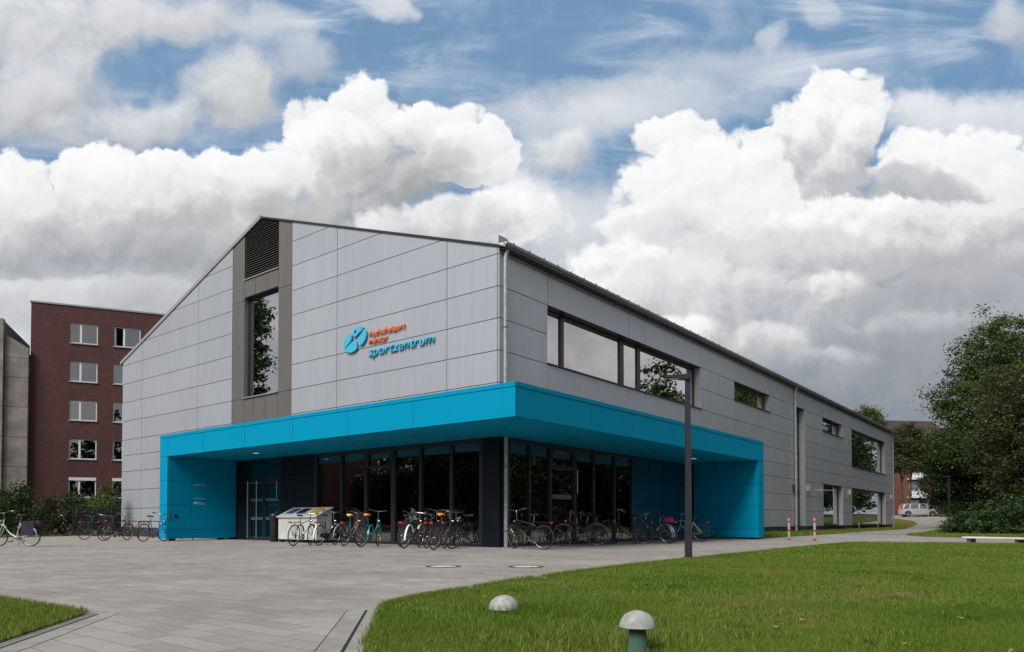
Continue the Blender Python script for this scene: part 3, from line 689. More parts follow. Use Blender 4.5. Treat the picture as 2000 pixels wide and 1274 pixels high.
fr = shop(PR, [(.52, .1), (1.58, .09), (2.72, .14), (4.2, .16), (5.45, .12), (6.92, .12), (8.26, .1)], zc, .48, 8.3, [(2.79, 4.12, 2.62)], bld)
for (a, b) in ((.57, 1.535), (1.625, 2.65), (2.79, 4.12), (4.28, 5.39), (5.51, 6.86), (6.98, 8.21)):
    boxes('pane', [(a, b, .09, 3.23, .075, .085)], PR, M_glassg, fr)
mb = MB()
for (s, c) in ((.0, 0), ): mb.box(.0, .17, .0, .68, 0, 3.38)
mb.box(.18, .46, -.0, .16, 0, 3.38); mb.build('corner_column', M_dark, bld)
# dark panels with joints
boxes('dark_panel', [(13.88, 14.72, .02, 3.37, .03, .1), (10.55, 11.44, .02, 2.42, .03, .1), (9.25, 10.53, .02, 3.37, .03, .1), (10.55, 11.44, 2.44, 3.37, .03, .1)], PL, M_dark, bld)
M_bd = clad_mat('petrol_panel', (.0, .06, .115), 0, .4, .04, .2)
boxes('petrol_panel', [(x0, x1, z0, z1, .03, .1) for (x0, x1) in ((8.33, 9.64), (9.7, 10.98), (11.04, 12.38), (12.44, 13.78)) for z0, z1 in ((.02, 1.43), (1.45, 2.40), (2.42, 3.37))], PR, M_bd, bld)
# entrance door: frame, two leaves, transom light
boxes('door_frame', [(11.46, 11.56, .0, 3.375, .03, .14), (13.78, 13.87, .0, 3.375, .03, .14), (11.56, 13.78, 3.27, 3.375, .03, .14), (11.56, 13.78, 2.42, 2.66, .03, .14)], PL, M_frame, bld)
boxes('transom_window', [(11.56, 13.78, 2.66, 3.27, .08, .09)], PL, M_glassg, bld)
M_doorg = glass_mat('door_glass', .12, (.05, .2, .25))
for (a0, a1) in ((11.57, 12.66), (12.68, 13.77)):
    d = boxes('entrance_door', [(a0, a0+.1, .02, 2.42, .04, .1), (a1-.1, a1, .02, 2.42, .04, .1), (a0+.1, a1-.1, 2.3, 2.42, .04, .1), (a0+.1, a1-.1, .02, .16, .04, .1)], PL, M_frame, bld)
    boxes('pane', [(a0+.1, a1-.1, .16, 2.3, .065, .075)], PL, M_doorg, d)
    mk = [(a0+.16+i*.085, a0+.185+i*.085, z, z+.11, .055, .06) for z in (.85, 1.62) for i in range(10)]
    boxes('safety_marking', mk, PL, mat('etched_marking', (.35, .42, .44), .8), d)
    mb = MB(); ah = 12.78 if a0 > 12 else 11.68
    ah = 13.69 if a0 > 12 else 13.0
    if a0 > 12:
        for ah in (13.72, 13.05): mb.tube([(-.07, ah, .08), (-.07, ah, 2.46)], .022, 8); 
        mb.tube([(-.07, 13.72, 2.38), (-.07, 12.72, 2.38)], .014, 6)
        for ah in (13.72, 13.05): mb.tube([(-.07, ah, .3), (-.03, ah, .3)], .012, 6); mb.tube([(-.07, ah, 2.2), (-.03, ah, 2.2)], .012, 6)
    else:
        for z0, z1 in ((1.75, 2.4), (.95, 1.2)): mb.tube([(-.06, 11.62, z0), (-.06, 11.62, z1)], .02, 8)
    mb.build('handle', M_steel, d, smooth=True)
# glass door in the right shopfront
mb = MB()
for z0, z1 in ((1.75, 2.55), (.25, .6)): mb.tube([(4.24, -.05, z0), (4.24, -.05, z1)], .02, 8)
mb.build('handle', M_steel, fr, smooth=True)
boxes('safety_marking', [(2.9+i*.12, 2.94+i*.12, 1.55, 1.70, .06, .07) for i in range(10)], PR, mat('etched_marking', (.3, .36, .36), .8), fr)
# a café bench and counter stand inside
M_wood = mat('oak', (.42, .21, .07), .5, noise=(6, .2))
def bench_in(name, x0, x1, y0, y1, z, label):
    r = empty(name, ((x0+x1)/2, (y0+y1)/2, .01), label=label, cat='bench'); c = ((x0+x1)/2, (y0+y1)/2)
    mb = MB(); mb.box(x0-c[0], x1-c[0], y0-c[1], y1-c[1], z, z+.05); mb.build('seat', M_wood, r)
    for s in (-1, 1):
        mb = MB()
        if x1-x0 > y1-y0: mb.box(s*(x1-x0)*.42-.03, s*(x1-x0)*.42+.03, y0-c[1]+.04, y1-c[1]-.04, 0, z)
        else: mb.box(x0-c[0]+.04, x1-c[0]-.04, s*(y1-y0)*.42-.03, s*(y1-y0)*.42+.03, 0, z)
        mb.build('leg', M_frame, r)
bench_in('indoor_bench', .55, .95, .95, 2.1, .62, 'oak topped bench just inside the glass beside the dark corner column')
bench_in('indoor_bench', .55, .95, 2.5, 4.4, .60, 'oak topped bench inside the glass in the middle of the left shopfront')
bench_in('indoor_bench', .55, .95, 4.7, 5.7, .62, 'oak topped bench inside the glass next to the pane with a top light')

# ------------------------------------------------------------------ canopy
c1 = 2.98; L1, L2, TZ, CZ = 14.52, 15.38, 4.25, 3.38
mb = MB()   # core slab and end walls (slightly inside the panels)
g = .03
mb.box(-c1+g, -.0, -c1+g, L2-g, CZ+g, TZ-g); mb.box(0.0, L1-g, -c1+g, -.0, CZ+g, TZ-g)
mb.box(-c1+g, -.001, L2-.65+g, L2-g, .12, CZ+g); mb.box(L1-.65+g, L1-g, -c1+g, -.001, .12, CZ+g)
can = mb.build('canopy', M_back, bld)
mb = MB(); G_ = .007
def pan(mb, fn, a0, a1, z0, z1, th=.028): 
    mb.prism([(a0+G_, z0+G_), (a1-G_, z0+G_), (a1-G_, z1-G_), (a0+G_, z1-G_)], lambda q: fn(q[0], q[1], 0), lambda q: fn(q[0], q[1], -th))
FL = lambda a, z, d: (-c1-d, a, z); FR = lambda a, z, d: (a, -c1-d, z)
ct = 4.13
for js, fn in (([-c1+.0, .65, 3.5, 6.31, 9.14, 12.0, 14.73, L2], FL), ([-c1+.0, .48, 2.97, 5.75, 8.6, 11.5, L1], FR)):
    for i in range(len(js)-1):
        a0, a1 = js[i], js[i+1]; 
        if i == 0: a0 -= G_ if fn is FL else -.03
        pan(mb, fn, a0, a1, CZ-.0, ct); 
    aa = js[0] if fn is FL else js[0]+.03
    mb.prism([(aa, ct+G_), (js[-1], ct+G_), (js[-1], TZ), (aa, TZ)], lambda q: fn(q[0], q[1], .012), lambda q: fn(q[0], q[1], -.028))
for k, (z0, z1) in enumerate(((.08, .45), (.45, 1.44), (1.44, 2.41), (2.41, CZ))):
    pan(mb, FL, L2-.65, L2, z0, z1)                                       # end faces
    pan(mb, FR, L1-.65, L1, z0, z1)
mb.build('fascia_panel', M_blue, can)
mb = MB()
IL = lambda a, z, d: (a, L2-.65-d, z)      # inner face of the left end wall (faces -y)
IR = lambda a, z, d: (L1-.65-d, a, z)      # inner face of the right end wall (faces -x)
pan(mb, IL, -c1+.03, 0, .08, .45); pan(mb, IL, -c1+.03, 0, 2.41, CZ-.01)
for (z0, z1) in ((.45, 1.44), (1.44, 2.41)): pan(mb, IL, -c1+.03, -1.98, z0, z1); pan(mb, IL, -1.32, 0, z0, z1)
pan(mb, IL, -1.98, -1.32, .45, 1.64); pan(mb, IL, -1.98, -1.32, 1.64, 2.41)
OL = lambda a, z, d: (a, L2+d, z); OR = lambda a, z, d: (L1+d, a, z)
for (z0, z1) in ((.08, .45), (.45, 1.44), (1.44, 2.41), (2.41, TZ)): pan(mb, OL, -c1+.03, 0, z0, z1)
mb.build('side_panel', M_blue, can)
mb = MB()
for (z0, z1) in ((.08, .45), (.45, 1.44), (1.44, 2.41), (2.41, CZ-.01)): pan(mb, IR, -c1+.03, 0, z0, z1)
for (z0, z1) in ((.08, .45), (.45, 1.44), (1.44, 2.41), (2.41, TZ)): pan(mb, OR, -c1+.03, 0, z0, z1)
mb.build('side_panel', M_blue, can)
mb = MB()  # soffit panels
for i in range(6): mb.box(-c1+.03, -.01, -.1+i*2.47+G_, -.1+(i+1)*2.47-G_ if i < 5 else L2-.68, CZ-.0, CZ+.028)
for i in range(6): mb.box(-.1+i*2.33+G_, -.1+(i+1)*2.33-G_ if i < 5 else L1-.68, -c1+.03, -.01, CZ-.0, CZ+.028)
mb.poly([(-c1+.03, -c1+.03, CZ), (-.11, -.11, CZ), (-c1+.03, -.11, CZ)]); mb.poly([(-c1+.045, -c1+.03, CZ), (-.11, -c1+.03, CZ), (-.11, -.125, CZ)])
mb.build('soffit_panel', M_blue, can)
mb = MB(); mb.box(-c1+.0, .0, -c1, L2, TZ-.03, TZ-.012); mb.box(0, L1, -c1, .0, TZ-.03, TZ-.012); mb.build('canopy_roof', M_zinc, can)
M_lit = bpy.data.materials.new('lit_downlight'); M_lit.use_nodes = True
b = M_lit.node_tree.nodes['Principled BSDF']; b.inputs['Emission Color'].default_value = (1, .9, .75, 1); b.inputs['Emission Strength'].default_value = .35
for (x, y, lit) in ((-1.61, 13.31, 0), (-1.56, 12.15, 0), (-1.54, 10.74, 1), (-1.49, 7.83, 0), (-1.5, 4.95, 0), (-1.55, 2.11, 0), (1.81, -1.5, 0), (4.6, -1.48, 0), (7.27, -1.46, 0), (11.08, -1.29, 1), (12.81, -1.42, 0)):
    mb = MB(); mb.lathe([(.001, CZ-.012), (.08, CZ-.012), (.10, CZ-.01), (.11, CZ-.001)], 20, (x, y, 0)); dl = mb.build('downlight', M_lit if lit else M_blackp, can)
for (x, y) in ((-2.6, L2-.3), (-.5, L2-.3), (L1-.3, -2.6), (L1-.3, -.5)):
    mb = MB(); mb.box(x-.1, x+.1, y-.1, y+.1, 0, .12); mb.build('foot_block', M_blackp, can)
# intercom plate, black reader, lettering on the entrance wall
mb = MB(); mb.box(-2.89, -2.81, L2-.65-.012, L2-.65-.001, .84, 1.12); mb.build('intercom_plate', mat('bronze_plate', (.18, .15, .13), .4, .5), can)
mb = MB(); mb.box(-2.67, -2.55, L2-.65-.02, L2-.65-.001, .92, 1.04); mb.build('card_reader', M_blackp, can)

def text_mesh(name, body, fit, m, parent, place, depth=.02, bold=.0, shear=0.):
    """fit=(width, height of x) scaled; place maps (u, v, w) to 3-D"""
    cu = bpy.data.curves.new(name, 'FONT'); cu.body = body; cu.size = 1; cu.offset = bold; cu.shear = shear; cu.resolution_u = 3
    o = bpy.data.objects.new(name, cu); COL.objects.link(o); bpy.context.view_layer.update()
    dg = bpy.context.evaluated_depsgraph_get(); me = bpy.data.meshes.new_from_object(o.evaluated_get(dg))
    COL.objects.unlink(o); bpy.data.objects.remove(o); bpy.data.curves.remove(cu)
    xs = [v.co.x for v in me.vertices]; x0, x1 = min(xs), max(xs)
    sx = fit[0]/(x1-x0); sy = fit[1]
    bm = bmesh.new(); bm.from_mesh(me); fs = list(bm.faces)
    r = bmesh.ops.extrude_face_region(bm, geom=fs); ev = set(v for v in r['geom'] if isinstance(v, bmesh.types.BMVert))
    for v in bm.verts:
        w = depth if v in ev else 0.
        v.co = Vector(place((v.co.x-x0)*sx, v.co.y*sy, w))
    bmesh.ops.recalc_face_normals(bm, faces=bm.faces); bm.to_mesh(me); bm.free()
    me.name = name; me.materials.clear(); me.materials.append(m)
    t = bpy.data.objects.new(name, me); COL.objects.link(t); t.parent = parent; return t
M_logo = mat('sky_blue_letter', (.06, .42, .62), .4); M_ored = mat('orange_letter', (.70, .16, .05), .4); M_lside = M_logo
sgn = empty('wall_sign', (0, 0, 0)); sgn.parent = bld
pieces = [[(6.97, 7.65), (6.9, 7.57), (6.91, 7.45), (6.98, 7.36), (7.31, 7.13), (7.37, 7.16), (7.38, 7.27), (7.33, 7.41), (7.21, 7.54), (7.08, 7.63)],
 [(7.3, 7.11), (6.87, 7.32), (6.79, 7.33), (6.66, 7.32), (6.61, 7.2), (6.6, 7.06), (6.72, 6.98), (6.9, 6.94), (7.05, 6.95), (7.21, 7.0)],
 [(6.17, 7.69), (6.09, 7.58), (6.09, 7.44), (6.16, 7.28), (6.31, 7.16), (6.44, 7.11), (6.51, 7.19), (6.58, 7.35), (6.56, 7.39)]]
top = [(6.87, 7.64), (6.82, 7.74), (6.69, 7.8), (6.5, 7.82), (6.33, 7.79), (6.2, 7.73), (6.72, 7.48), (6.83, 7.52)]
mb = MB()
for p in pieces: mb.prism(p, lambda q: (-.10, q[0], q[1]), lambda q: (-.03, q[0], q[1]))
# top piece with a round hole: fan of quads between the hole and the outline
hc = (6.695, 7.655); hr = .062; n = 32; ring = []; outr = []
for i in range(n):
    a = 2*math.pi*i/n; d = (math.cos(a), math.sin(a)); ring.append((hc[0]+d[0]*hr, hc[1]+d[1]*hr)); best = None
    for j in range(len(top)):
        A, B = top[j-1], top[j]; ex, ey = B[0]-A[0], B[1]-A[1]; den = d[0]*ey-d[1]*ex
        if abs(den) < 1e-9: continue
        t = ((A[0]-hc[0])*ey-(A[1]-hc[1])*ex)/den; s_ = ((A[0]-hc[0])*d[1]-(A[1]-hc[1])*d[0])/den
        if t > 0 and -1e-6 <= s_ <= 1+1e-6 and (best is None or t < best): best = t
    outr.append((hc[0]+d[0]*best, hc[1]+d[1]*best))
for i in range(n):
    j = (i+1) % n; mb.prism([ring[i], ring[j], outr[j], outr[i]], lambda q: (-.10, q[0], q[1]), lambda q: (-.03, q[0], q[1]))
mb.build('emblem', M_logo, sgn)
for body, w, sc, a0, z0, m in (('hochschulsport', 1.84, .31, 5.95, 7.365, M_ored), ('münster', .98, .31, 5.98, 7.095, M_ored), ('sportzentrum', 3.28, .50, 6.0, 6.66, M_logo)):
    text_mesh('lettering', body, (w, sc), m, sgn, lambda u, v, d, a0=a0, z0=z0: (-.03-d, a0-u, z0+v), .045, .004, .18)
M_wl = mat('white_lettering', (.62, .66, .68), .6); k = L2-.65
wt = empty('wall_lettering', (0, 0, 0)); wt.parent = can
for body, w, sc, a0, z0, m in (('Westfälische Wilhelms-', .30, .04, -1.92, 2.30, M_wl), ('Universität Münster', .27, .04, -1.92, 2.25, M_wl), ('WWU', .15, .07, -1.57, 2.26, M_wl), ('hochschulsport münster', .5, .05, -1.90, 1.70, M_wl), ('hochschulsport', .22, .045, -1.72, 1.555, M_wl), ('sportzentrum', .36, .07, -1.74, 1.49, M_wl)):
    text_mesh('lettering', body, (w, sc), m, wt, lambda u, v, d, a0=a0, z0=z0: (a0+u, k-.001-d, z0+v), .002, 0, .1)
mb = MB()
for p in pieces+[top]: mb.prism([(-1.89+(7.38-q[0])*.12, 1.49+(q[1]-6.94)*.12) for q in p], lambda q: (q[0], k-.003, q[1]), lambda q: (q[0], k-.001, q[1]))
mb.build('emblem', M_wl, wt)
# ================================================================== BICYCLES
M_rub = mat('tyre_rubber', (.018, .018, .019), .75); M_chrome = mat('chrome', (.33, .33, .33), .25, .95); M_rimm = mat('rim_alloy', (.26, .26, .27), .35, .8)
M_blk = mat('black_enamel', (.014, .014, .016), .3); M_saddle = mat('saddle_vinyl', (.02, .02, .022), .5)
M_red = mat('red_reflector', (.55, .015, .02), .25); M_amb = mat('amber_reflector', (.85, .25, .02), .3)
WR = .345
_cache = {}
def shared(key, maker, m, name, parent, loc=None, smooth=True):
    if key not in _cache:
        o = maker().build(name, m, parent, smooth=smooth, loc=loc); _cache[key] = o.data; return o
    o = bpy.data.objects.new(name, _cache[key]); COL.objects.link(o); o.parent = parent
    if loc: o.location = loc
    return o
def ring(r, rt, n=40, k=6, c=(0, 0, 0)):
    mb = MB(); mb.tube([(c[0]+r*math.cos(a), c[1], c[2]+r*math.sin(a)) for a in np.linspace(0, 2*math.pi, n, endpoint=False)], rt, k, closed=True); return mb
def mk_rim():
    mb = ring(WR-.03, .008, 40, 6)
    for i in range(26):
        a = 2*math.pi*i/26; b = a+.35*(1 if i % 2 else -1); y = .02 if i % 4 < 2 else -.02
        mb.tube([(.02*math.cos(b), y, .02*math.sin(b)), ((WR-.035)*math.cos(a), 0, (WR-.035)*math.sin(a))], .0013, 3, cap=False)
    mb.lathe([(.001, -.035), (.02, -.035), (.016, 0), (.02, .035), (.001, .035)], 10, axis='y'); return mb
def mk_refl():
    mb = MB()
    for a in (.6, .6+math.pi): mb.box(-.04, .04, -.012, .012, -.014, .014, lambda x, y, z, a=a: (.2*math.cos(a)-x*math.sin(a), y, .2*math.sin(a)+x*math.cos(a)+z*.2))
    return mb
def bike(loc, head, label, style='diamond', frame=None, fend=None, seatc=None, rack=True, rackm=None, lean=5, steer=0, case=False, bars='city', lamp=True, bag=None, basket=False, amber=True, seat_h=.98, bar_h=1.07, stand=True, deco=None):
    r = empty('bicycle', (loc[0], loc[1], terr(*loc)+.002), R(head)); r.rotation_euler = (R(lean), 0, R(head))
    tag(r, label, 'bicycle', 'bicycles parked by the sports hall')
    fm = frame or M_blk; T = .016
    def fr(p):       # steering: turn about the head axis
        a = R(steer); x, y = p[0]-.93, p[1]; return (.93+x*math.cos(a)-y*math.sin(a), x*math.sin(a)+y*math.cos(a), p[2])
    bb = (.46, 0, .29); st = (.32, 0, seat_h-.22); hl = (.90, 0, .66); hu = (.855, 0, .86)
    mb = MB(); mb.tube([bb, st], T, 8); mb.tube([hl, hu], .019, 8)
    if style == 'diamond': mb.tube([hl, bb], .018, 8); mb.tube([(.865, 0, .83), (.335, 0, seat_h-.27)], T, 8)
    elif style == 'mixte': mb.tube([hl, bb], .017, 8); mb.tube([(.865, 0, .82), (.41, 0, .46)], .013, 8)
    else: mb.tube([(.89, 0, .70), (.80, 0, .55), (.66, 0, .40), (.50, 0, .31), bb], .022, 8)
    if style == 'dutch': mb.tube([(.87, 0, .80), (.76, 0, .66), (.60, 0, .50), (.42, 0, .44)], .013, 8)
    for y in (-.055, .055): mb.tube([(bb[0], y*.5, bb[2]), (0, y, WR)], .009, 6); mb.tube([(st[0], y*.3, st[2]-.04), (0, y, WR)], .008, 6)
    f = mb.build('frame', fm, r, smooth=True)
    if deco:
        mb = MB()
        for i in range(9):
            t = i/8; c = (hl[0]*(1-t)+bb[0]*t, 0, hl[2]*(1-t)+bb[2]*t); mb.lathe([(.001, -.028), (.028, 0), (.001, .028)], 6, c)
        mb.build('flower_garland', deco, f)
    mb = MB()
    for y in (-.052, .052): mb.tube([fr((.905, y*.6, .64)), fr((.95, y, .50)), fr((1.06, y, WR))], .011, 6)
    mb.tube([fr((.90, -.04, .655)), fr((.90, .04, .655))], .016, 6); mb.build('fork', fm if style != 'dutch' else M_blk, r, smooth=True)
    for k, (cx, front) in enumerate(((0, 0), (1.06, 1))):
        w = shared('rim', mk_rim, M_rimm, 'wheel', r, (cx, 0, WR)) if not front else shared('rim', mk_rim, M_rimm, 'wheel', r, fr((cx, 0, WR)))
        if front: w.rotation_euler = (0, 0, R(steer))
        shared('tyre', lambda: ring(WR-.016, .018, 44, 8), M_rub, 'tyre', w)
        if amber: shared('refl', mk_refl, M_amb, 'reflector', w, smooth=False)
        if fend:
            mb = MB(); rr = WR+.022; a0, a1 = ((-.15, 2.75) if not front else (.45, 2.6))
            aa = np.linspace(math.pi-a1 if front else a0+.3, math.pi-a0-.2 if front else a1+.35, 16) if front else np.linspace(.35, 3.35, 18)
            pts = [(rr*math.cos(a), rr*math.sin(a)) for a in aa]
            for i in range(len(pts)-1):
                (x0, z0), (x1, z1) = pts[i], pts[i+1]
                q = [(x0, -.024, z0), (x0, .024, z0), (x1, .024, z1), (x1, -.024, z1)]; e = [(p[0]*.985, p[1], p[2]*.985) for p in q]
                tf = (lambda p: fr((p[0]+cx, p[1], p[2]+WR)))
                kk = len(mb.v); mb.v += [tf(p) for p in q+e]
                for fc in ((0,3,2,1),(4,5,6,7),(0,1,5,4),(1,2,6,5),(2,3,7,6),(3,0,4,7)): mb.f.append(tuple(kk+j for j in fc)); mb.mi.append(0)
            if not front:
                mb2 = MB(); mb2.v = mb.v; 
            fd = mb.build('mudguard', fend, r)
            mb = MB()
            for y in (-.03, .03): mb.tube([fr((cx, y*1.5, WR)) if front else (cx, y*1.5, WR), (fr((cx+.24, y*.8, WR+.26)) if front else (-.30, y*.8, WR+.19))], .003, 4)
            mb.build('stay', M_chrome, fd)
    # bars
    mb = MB(); mb.tube([fr((.855, 0, .85)), fr((.835, 0, bar_h-.04)), fr((.86, 0, bar_h-.02))], .013, 8); mb.build('stem', M_chrome, r, smooth=True)
    if bars == 'flat': bp = [(.82, -.29, bar_h), (.87, -.12, bar_h-.02), (.88, 0, bar_h-.02), (.87, .12, bar_h-.02), (.82, .29, bar_h)]
    elif bars == 'dutch': bp = [(.58, -.27, bar_h+.0), (.74, -.30, bar_h+.05), (.88, -.20, bar_h+.04), (.90, 0, bar_h-.03), (.88, .20, bar_h+.04), (.74, .30, bar_h+.05), (.58, .27, bar_h+.0)]
    else: bp = [(.66, -.28, bar_h+.03), (.78, -.27, bar_h+.04), (.88, -.14, bar_h), (.89, 0, bar_h-.02), (.88, .14, bar_h), (.78, .27, bar_h+.04), (.66, .28, bar_h+.03)]
    hb = None; mb = MB(); mb.tube([fr(p) for p in bp], .011, 8); hb = mb.build('handlebar', M_chrome, r, smooth=True)
    for a, b in ((0, 1), (-1, -2)):
        mb = MB(); p, q = Vector(bp[a]), Vector(bp[b]); mb.tube([fr(p), fr(p+(q-p).normalized()*.11)], .017, 8); mb.build('grip', M_blackp, hb, smooth=True)
        mb = MB(); q2 = p+(q-p).normalized()*.16; mb.tube([fr(q2), fr(q2+Vector((.05, -.0, -.03))), fr(p+Vector((.05, 0, -.045)))], .005, 5); mb.build('brake_lever', M_chrome, hb)
    # saddle
    sp = empty('x') if False else None
    mb = MB(); mb.tube([st, (st[0]-.045, 0, seat_h-.03)], .0125, 8); po = mb.build('seat_post', M_chrome, r, smooth=True)
    def saddle(sc, dz):
        mb = MB(); x0 = st[0]-.17; prof = [(0, .045, .0), (.03, .085, .012), (.09, .09, .014), (.15, .055, .006), (.21, .028, .0), (.265, .016, -.004), (.28, .004, -.01)]
        for lv, (s_, z_) in enumerate(((.9, -.03), (1, 0), (.8, .018), (.25, .026))):
            pass
        n = 10; k0 = len(mb.v)
        for (x, w, z) in prof:
            for j in range(n):
                a = 2*math.pi*j/n; mb.v.append((x0+x*sc+(-.02 if sc > 1 else 0), math.cos(a)*w*sc, seat_h+dz+z+(math.sin(a)*(.024 if math.sin(a) > 0 else .032))*sc))
        for i in range(len(prof)-1):
            for j in range(n): mb.f.append((k0+i*n+j, k0+i*n+(j+1) % n, k0+(i+1)*n+(j+1) % n, k0+(i+1)*n+j)); mb.mi.append(0)
        mb.f.append(tuple(k0+j for j in range(n))); mb.f.append(tuple(k0+(len(prof)-1)*n+j for j in range(n-1, -1, -1))); mb.mi += [0, 0]
        return mb
    sd_ = saddle(1, 0).build('saddle', M_saddle, r, smooth=True)
    if seatc: saddle(1.13, .012).build('seat_cover', seatc, sd_, smooth=True)
    # drive
    mb = MB(); mb.lathe([(.03, -.05), (.095, -.05), (.095, -.046), (.03, -.046)], 20, bb, 'y'); mb.tube([(bb[0], -.075, bb[2]), (bb[0], .075, bb[2])], .014, 6)
    for s in (-1, 1): mb.tube([(bb[0], s*.07, bb[2]), (bb[0]+s*.11, s*.075, bb[2]-.125)], .009, 6)
    for z0, z1 in ((bb[2]+.093, WR+.035), (bb[2]-.093, WR-.035)): mb.tube([(bb[0], -.048, z0), (0, -.048, z1)], .004, 4)
    ck = mb.build('crankset', M_chrome, r)
    for s in (-1, 1):
        mb = MB(); px, pz = bb[0]+s*.11, bb[2]-.125; mb.box(px-.045, px+.045, s*.085 if s > 0 else -.175, .175 if s > 0 else -.085, pz-.012, pz+.012); mb.build('pedal', M_blackp, ck)
    if case:
        mb = MB(); o_ = [(bb[0]+.12*math.cos(a), bb[2]+.12*math.sin(a)) for a in np.linspace(-1.5, 1.5, 10)]+[(-.06*math.cos(a), WR+.06*math.sin(a)) for a in np.linspace(1.5, -1.5, 8)]
        mb.prism(o_, lambda q: (q[0], -.04, q[1]), lambda q: (q[0], -.065, q[1])); mb.build('chain_case', M_blk, r)
    if rack:
        rm = rackm or M_blk; mb = MB(); zr = 2*WR+.07
        for y in (-.06, -.02, .02, .06): mb.tube([(-.27, y*.9, zr), (.2, y, zr), (.28, y*.6, zr+.02)], .0055, 5)
        mb.tube([(-.27, -.055, zr), (-.27, .055, zr)], .006, 5); mb.tube([(.02, -.06, zr), (.02, .06, zr)], .006, 5)
        for y in (-.065, .065): mb.tube([(-.12, y, zr), (0, y, WR)], .005, 5); mb.tube([(.07, y, zr), (0, y, WR)], .005, 5)
        mb.build('luggage_rack', rm, r)
        mb = MB(); mb.box(-.31, -.275, -.045, .045, zr-.03, zr+.025); mb.build('rear_light', M_red, r)
    if bag:
        for s in ((-1, 1) if bag != 'top' else (1,)):
            mb = MB()
            if bag == 'top': mb.prism([(-.2, .75), (.14, .75), (.12, .90), (-.16, .92)], lambda q: (q[0], -.09, q[1]), lambda q: (q[0], .09, q[1]))
            else: mb.prism([(-.24, .38), (.10, .38), (.14, .50), (.14, .74), (.08, .80), (-.22, .80), (-.27, .72), (-.27, .48)], lambda q, s=s: (q[0], s*.075, q[1]), lambda q, s=s: (q[0], s*.19, q[1]))
            mb.build('pannier', bag_m if bag != 'top' else bag_red, r)
    if basket:
        mb = MB()
        for z in (.78, .84, .90, .96):
            k_ = .11+(z-.78)*.25; mb.tube([(-.06-k_*1.3, -k_, z), (-.06+k_*1.3, -k_, z), (-.06+k_*1.3, k_, z), (-.06-k_*1.3, k_, z)], .004, 4, closed=True)
        for t in np.linspace(0, 1, 20):
            a = 2*math.pi*t; mb.tube([(-.06+.14*math.cos(a), .11*math.sin(a), .77), (-.06+.20*math.cos(a), .155*math.sin(a), .96)], .0035, 4)
        mb.build('basket', M_blk, r)
    if lamp:
        mb = MB(); c = fr((.985, 0, .80)); mb.lathe([(.001, -.04), (.03, -.035), (.038, 0), (.036, .03), (.001, .035)], 12, c, 'y'); mb.build('headlight', M_chrome, r, smooth=True)
    if stand:
        mb = MB()
        for s in ((1, -1) if case else (1,)): mb.tube([(.40, 0, .27), (.33, s*.06, .15), (.27, s*.17, .01+.02*s)], .009, 6)
        mb.build('kickstand', M_chrome, r)
    return r
P_ = lambda n, c, ro=.3: mat(n, c, ro, .15, coat=.3)
bag_m = mat('dark_pannier_cloth', (.022, .018, .035), .85, bump=(40, .3)); bag_red = mat('raspberry_bag', (.35, .01, .08), .7)
Mf_white = P_('white_silver_paint', (.55, .58, .55)); Mf_red = P_('dark_red_paint', (.13, .012, .018)); Mf_blue = P_('blue_paint', (.10, .22, .50)); Mf_sil = P_('silver_paint', (.42, .43, .44))
Mf_teal = P_('teal_paint', (.02, .16, .19)); Mf_pur = P_('plum_paint', (.05, .015, .06)); Mf_grey = P_('grey_paint', (.20, .22, .22)); Mf_wr = P_('wine_paint', (.10, .02, .03))
Y_c = mat('yellow_cover', (.80, .58, .02), .55); O_c = mat('orange_cover', (.80, .26, .02), .55)
M_fch = mat('polished_mudguard', (.62, .62, .62), .25, .8); M_green = mat('garland_flowers', (.25, .10, .22), .6, noise=(30, .8))
bike((-8.57, 12.02), 124, 'white step-through bicycle with dark panniers standing alone at the left edge', 'step', Mf_white, Mf_white, None, bag='side', steer=-8, bars='city', lean=-4)
bike((-2.81, 28.1), 8, 'dark red step-through bicycle beside the hedge behind the white one', 'step', Mf_wr, M_blk, None, lean=4, bars='city')
bike((-4.31, 19.2), 20, 'thin black city bicycle nearest the fence posts left of the entrance wall', 'diamond', M_blk, M_blk, None, bars='flat', lean=5)
bike((-4.44, 16.93), 14, 'black bicycle with wire basket over the rear wheel left of the blue one', 'diamond', M_blk, M_blk, None, basket=True, steer=14, lean=5)
bike((-4.0, 14.5), 22, 'light blue step-through bicycle right against the turquoise end wall', 'step', Mf_blue, M_blk, None, bars='city', lean=4, steer=-6)
bike((-3.2, 5.9), 23, 'silver bicycle with white tail guard in front of the recycling container', 'diamond', Mf_sil, M_blk, None, steer=12, lean=5, bars='flat')
bike((-2.54, 5.46), 24, 'black Dutch bicycle with chain case and upswept bars next to the container', 'dutch', M_blk, M_white, None, case=True, bars='dutch', lean=4, bar_h=1.1)
bike((-2.31, 4.47), 26, 'grey bicycle with a yellow saddle cover', 'mixte', Mf_grey, Mf_grey, Y_c, rackm=M_chrome, lean=5, steer=-10)
bike((-2.54, 3.37), 18, 'teal step-through bicycle with an orange saddle cover', 'step', Mf_teal, Mf_teal, O_c, lean=4, steer=18, bar_h=1.12)
bike((-2.42, 1.59), 20, 'bicycle with bright silver luggage rack and white tail guard left of the corner column', 'diamond', M_blk, M_white, None, rackm=M_chrome, lean=5, steer=8, bars='flat')
bike((-1.9, 1.2), 28, 'black bicycle behind the one with the silver luggage rack', 'step', M_blk, M_blk, None, lean=5, steer=-14, bar_h=1.12)
bike((-2.67, .13), 17, 'plum bicycle with flower garland and round orange saddle cover beside the dark corner column', 'step', Mf_pur, M_blk, O_c, deco=M_green, lean=6, steer=-16)
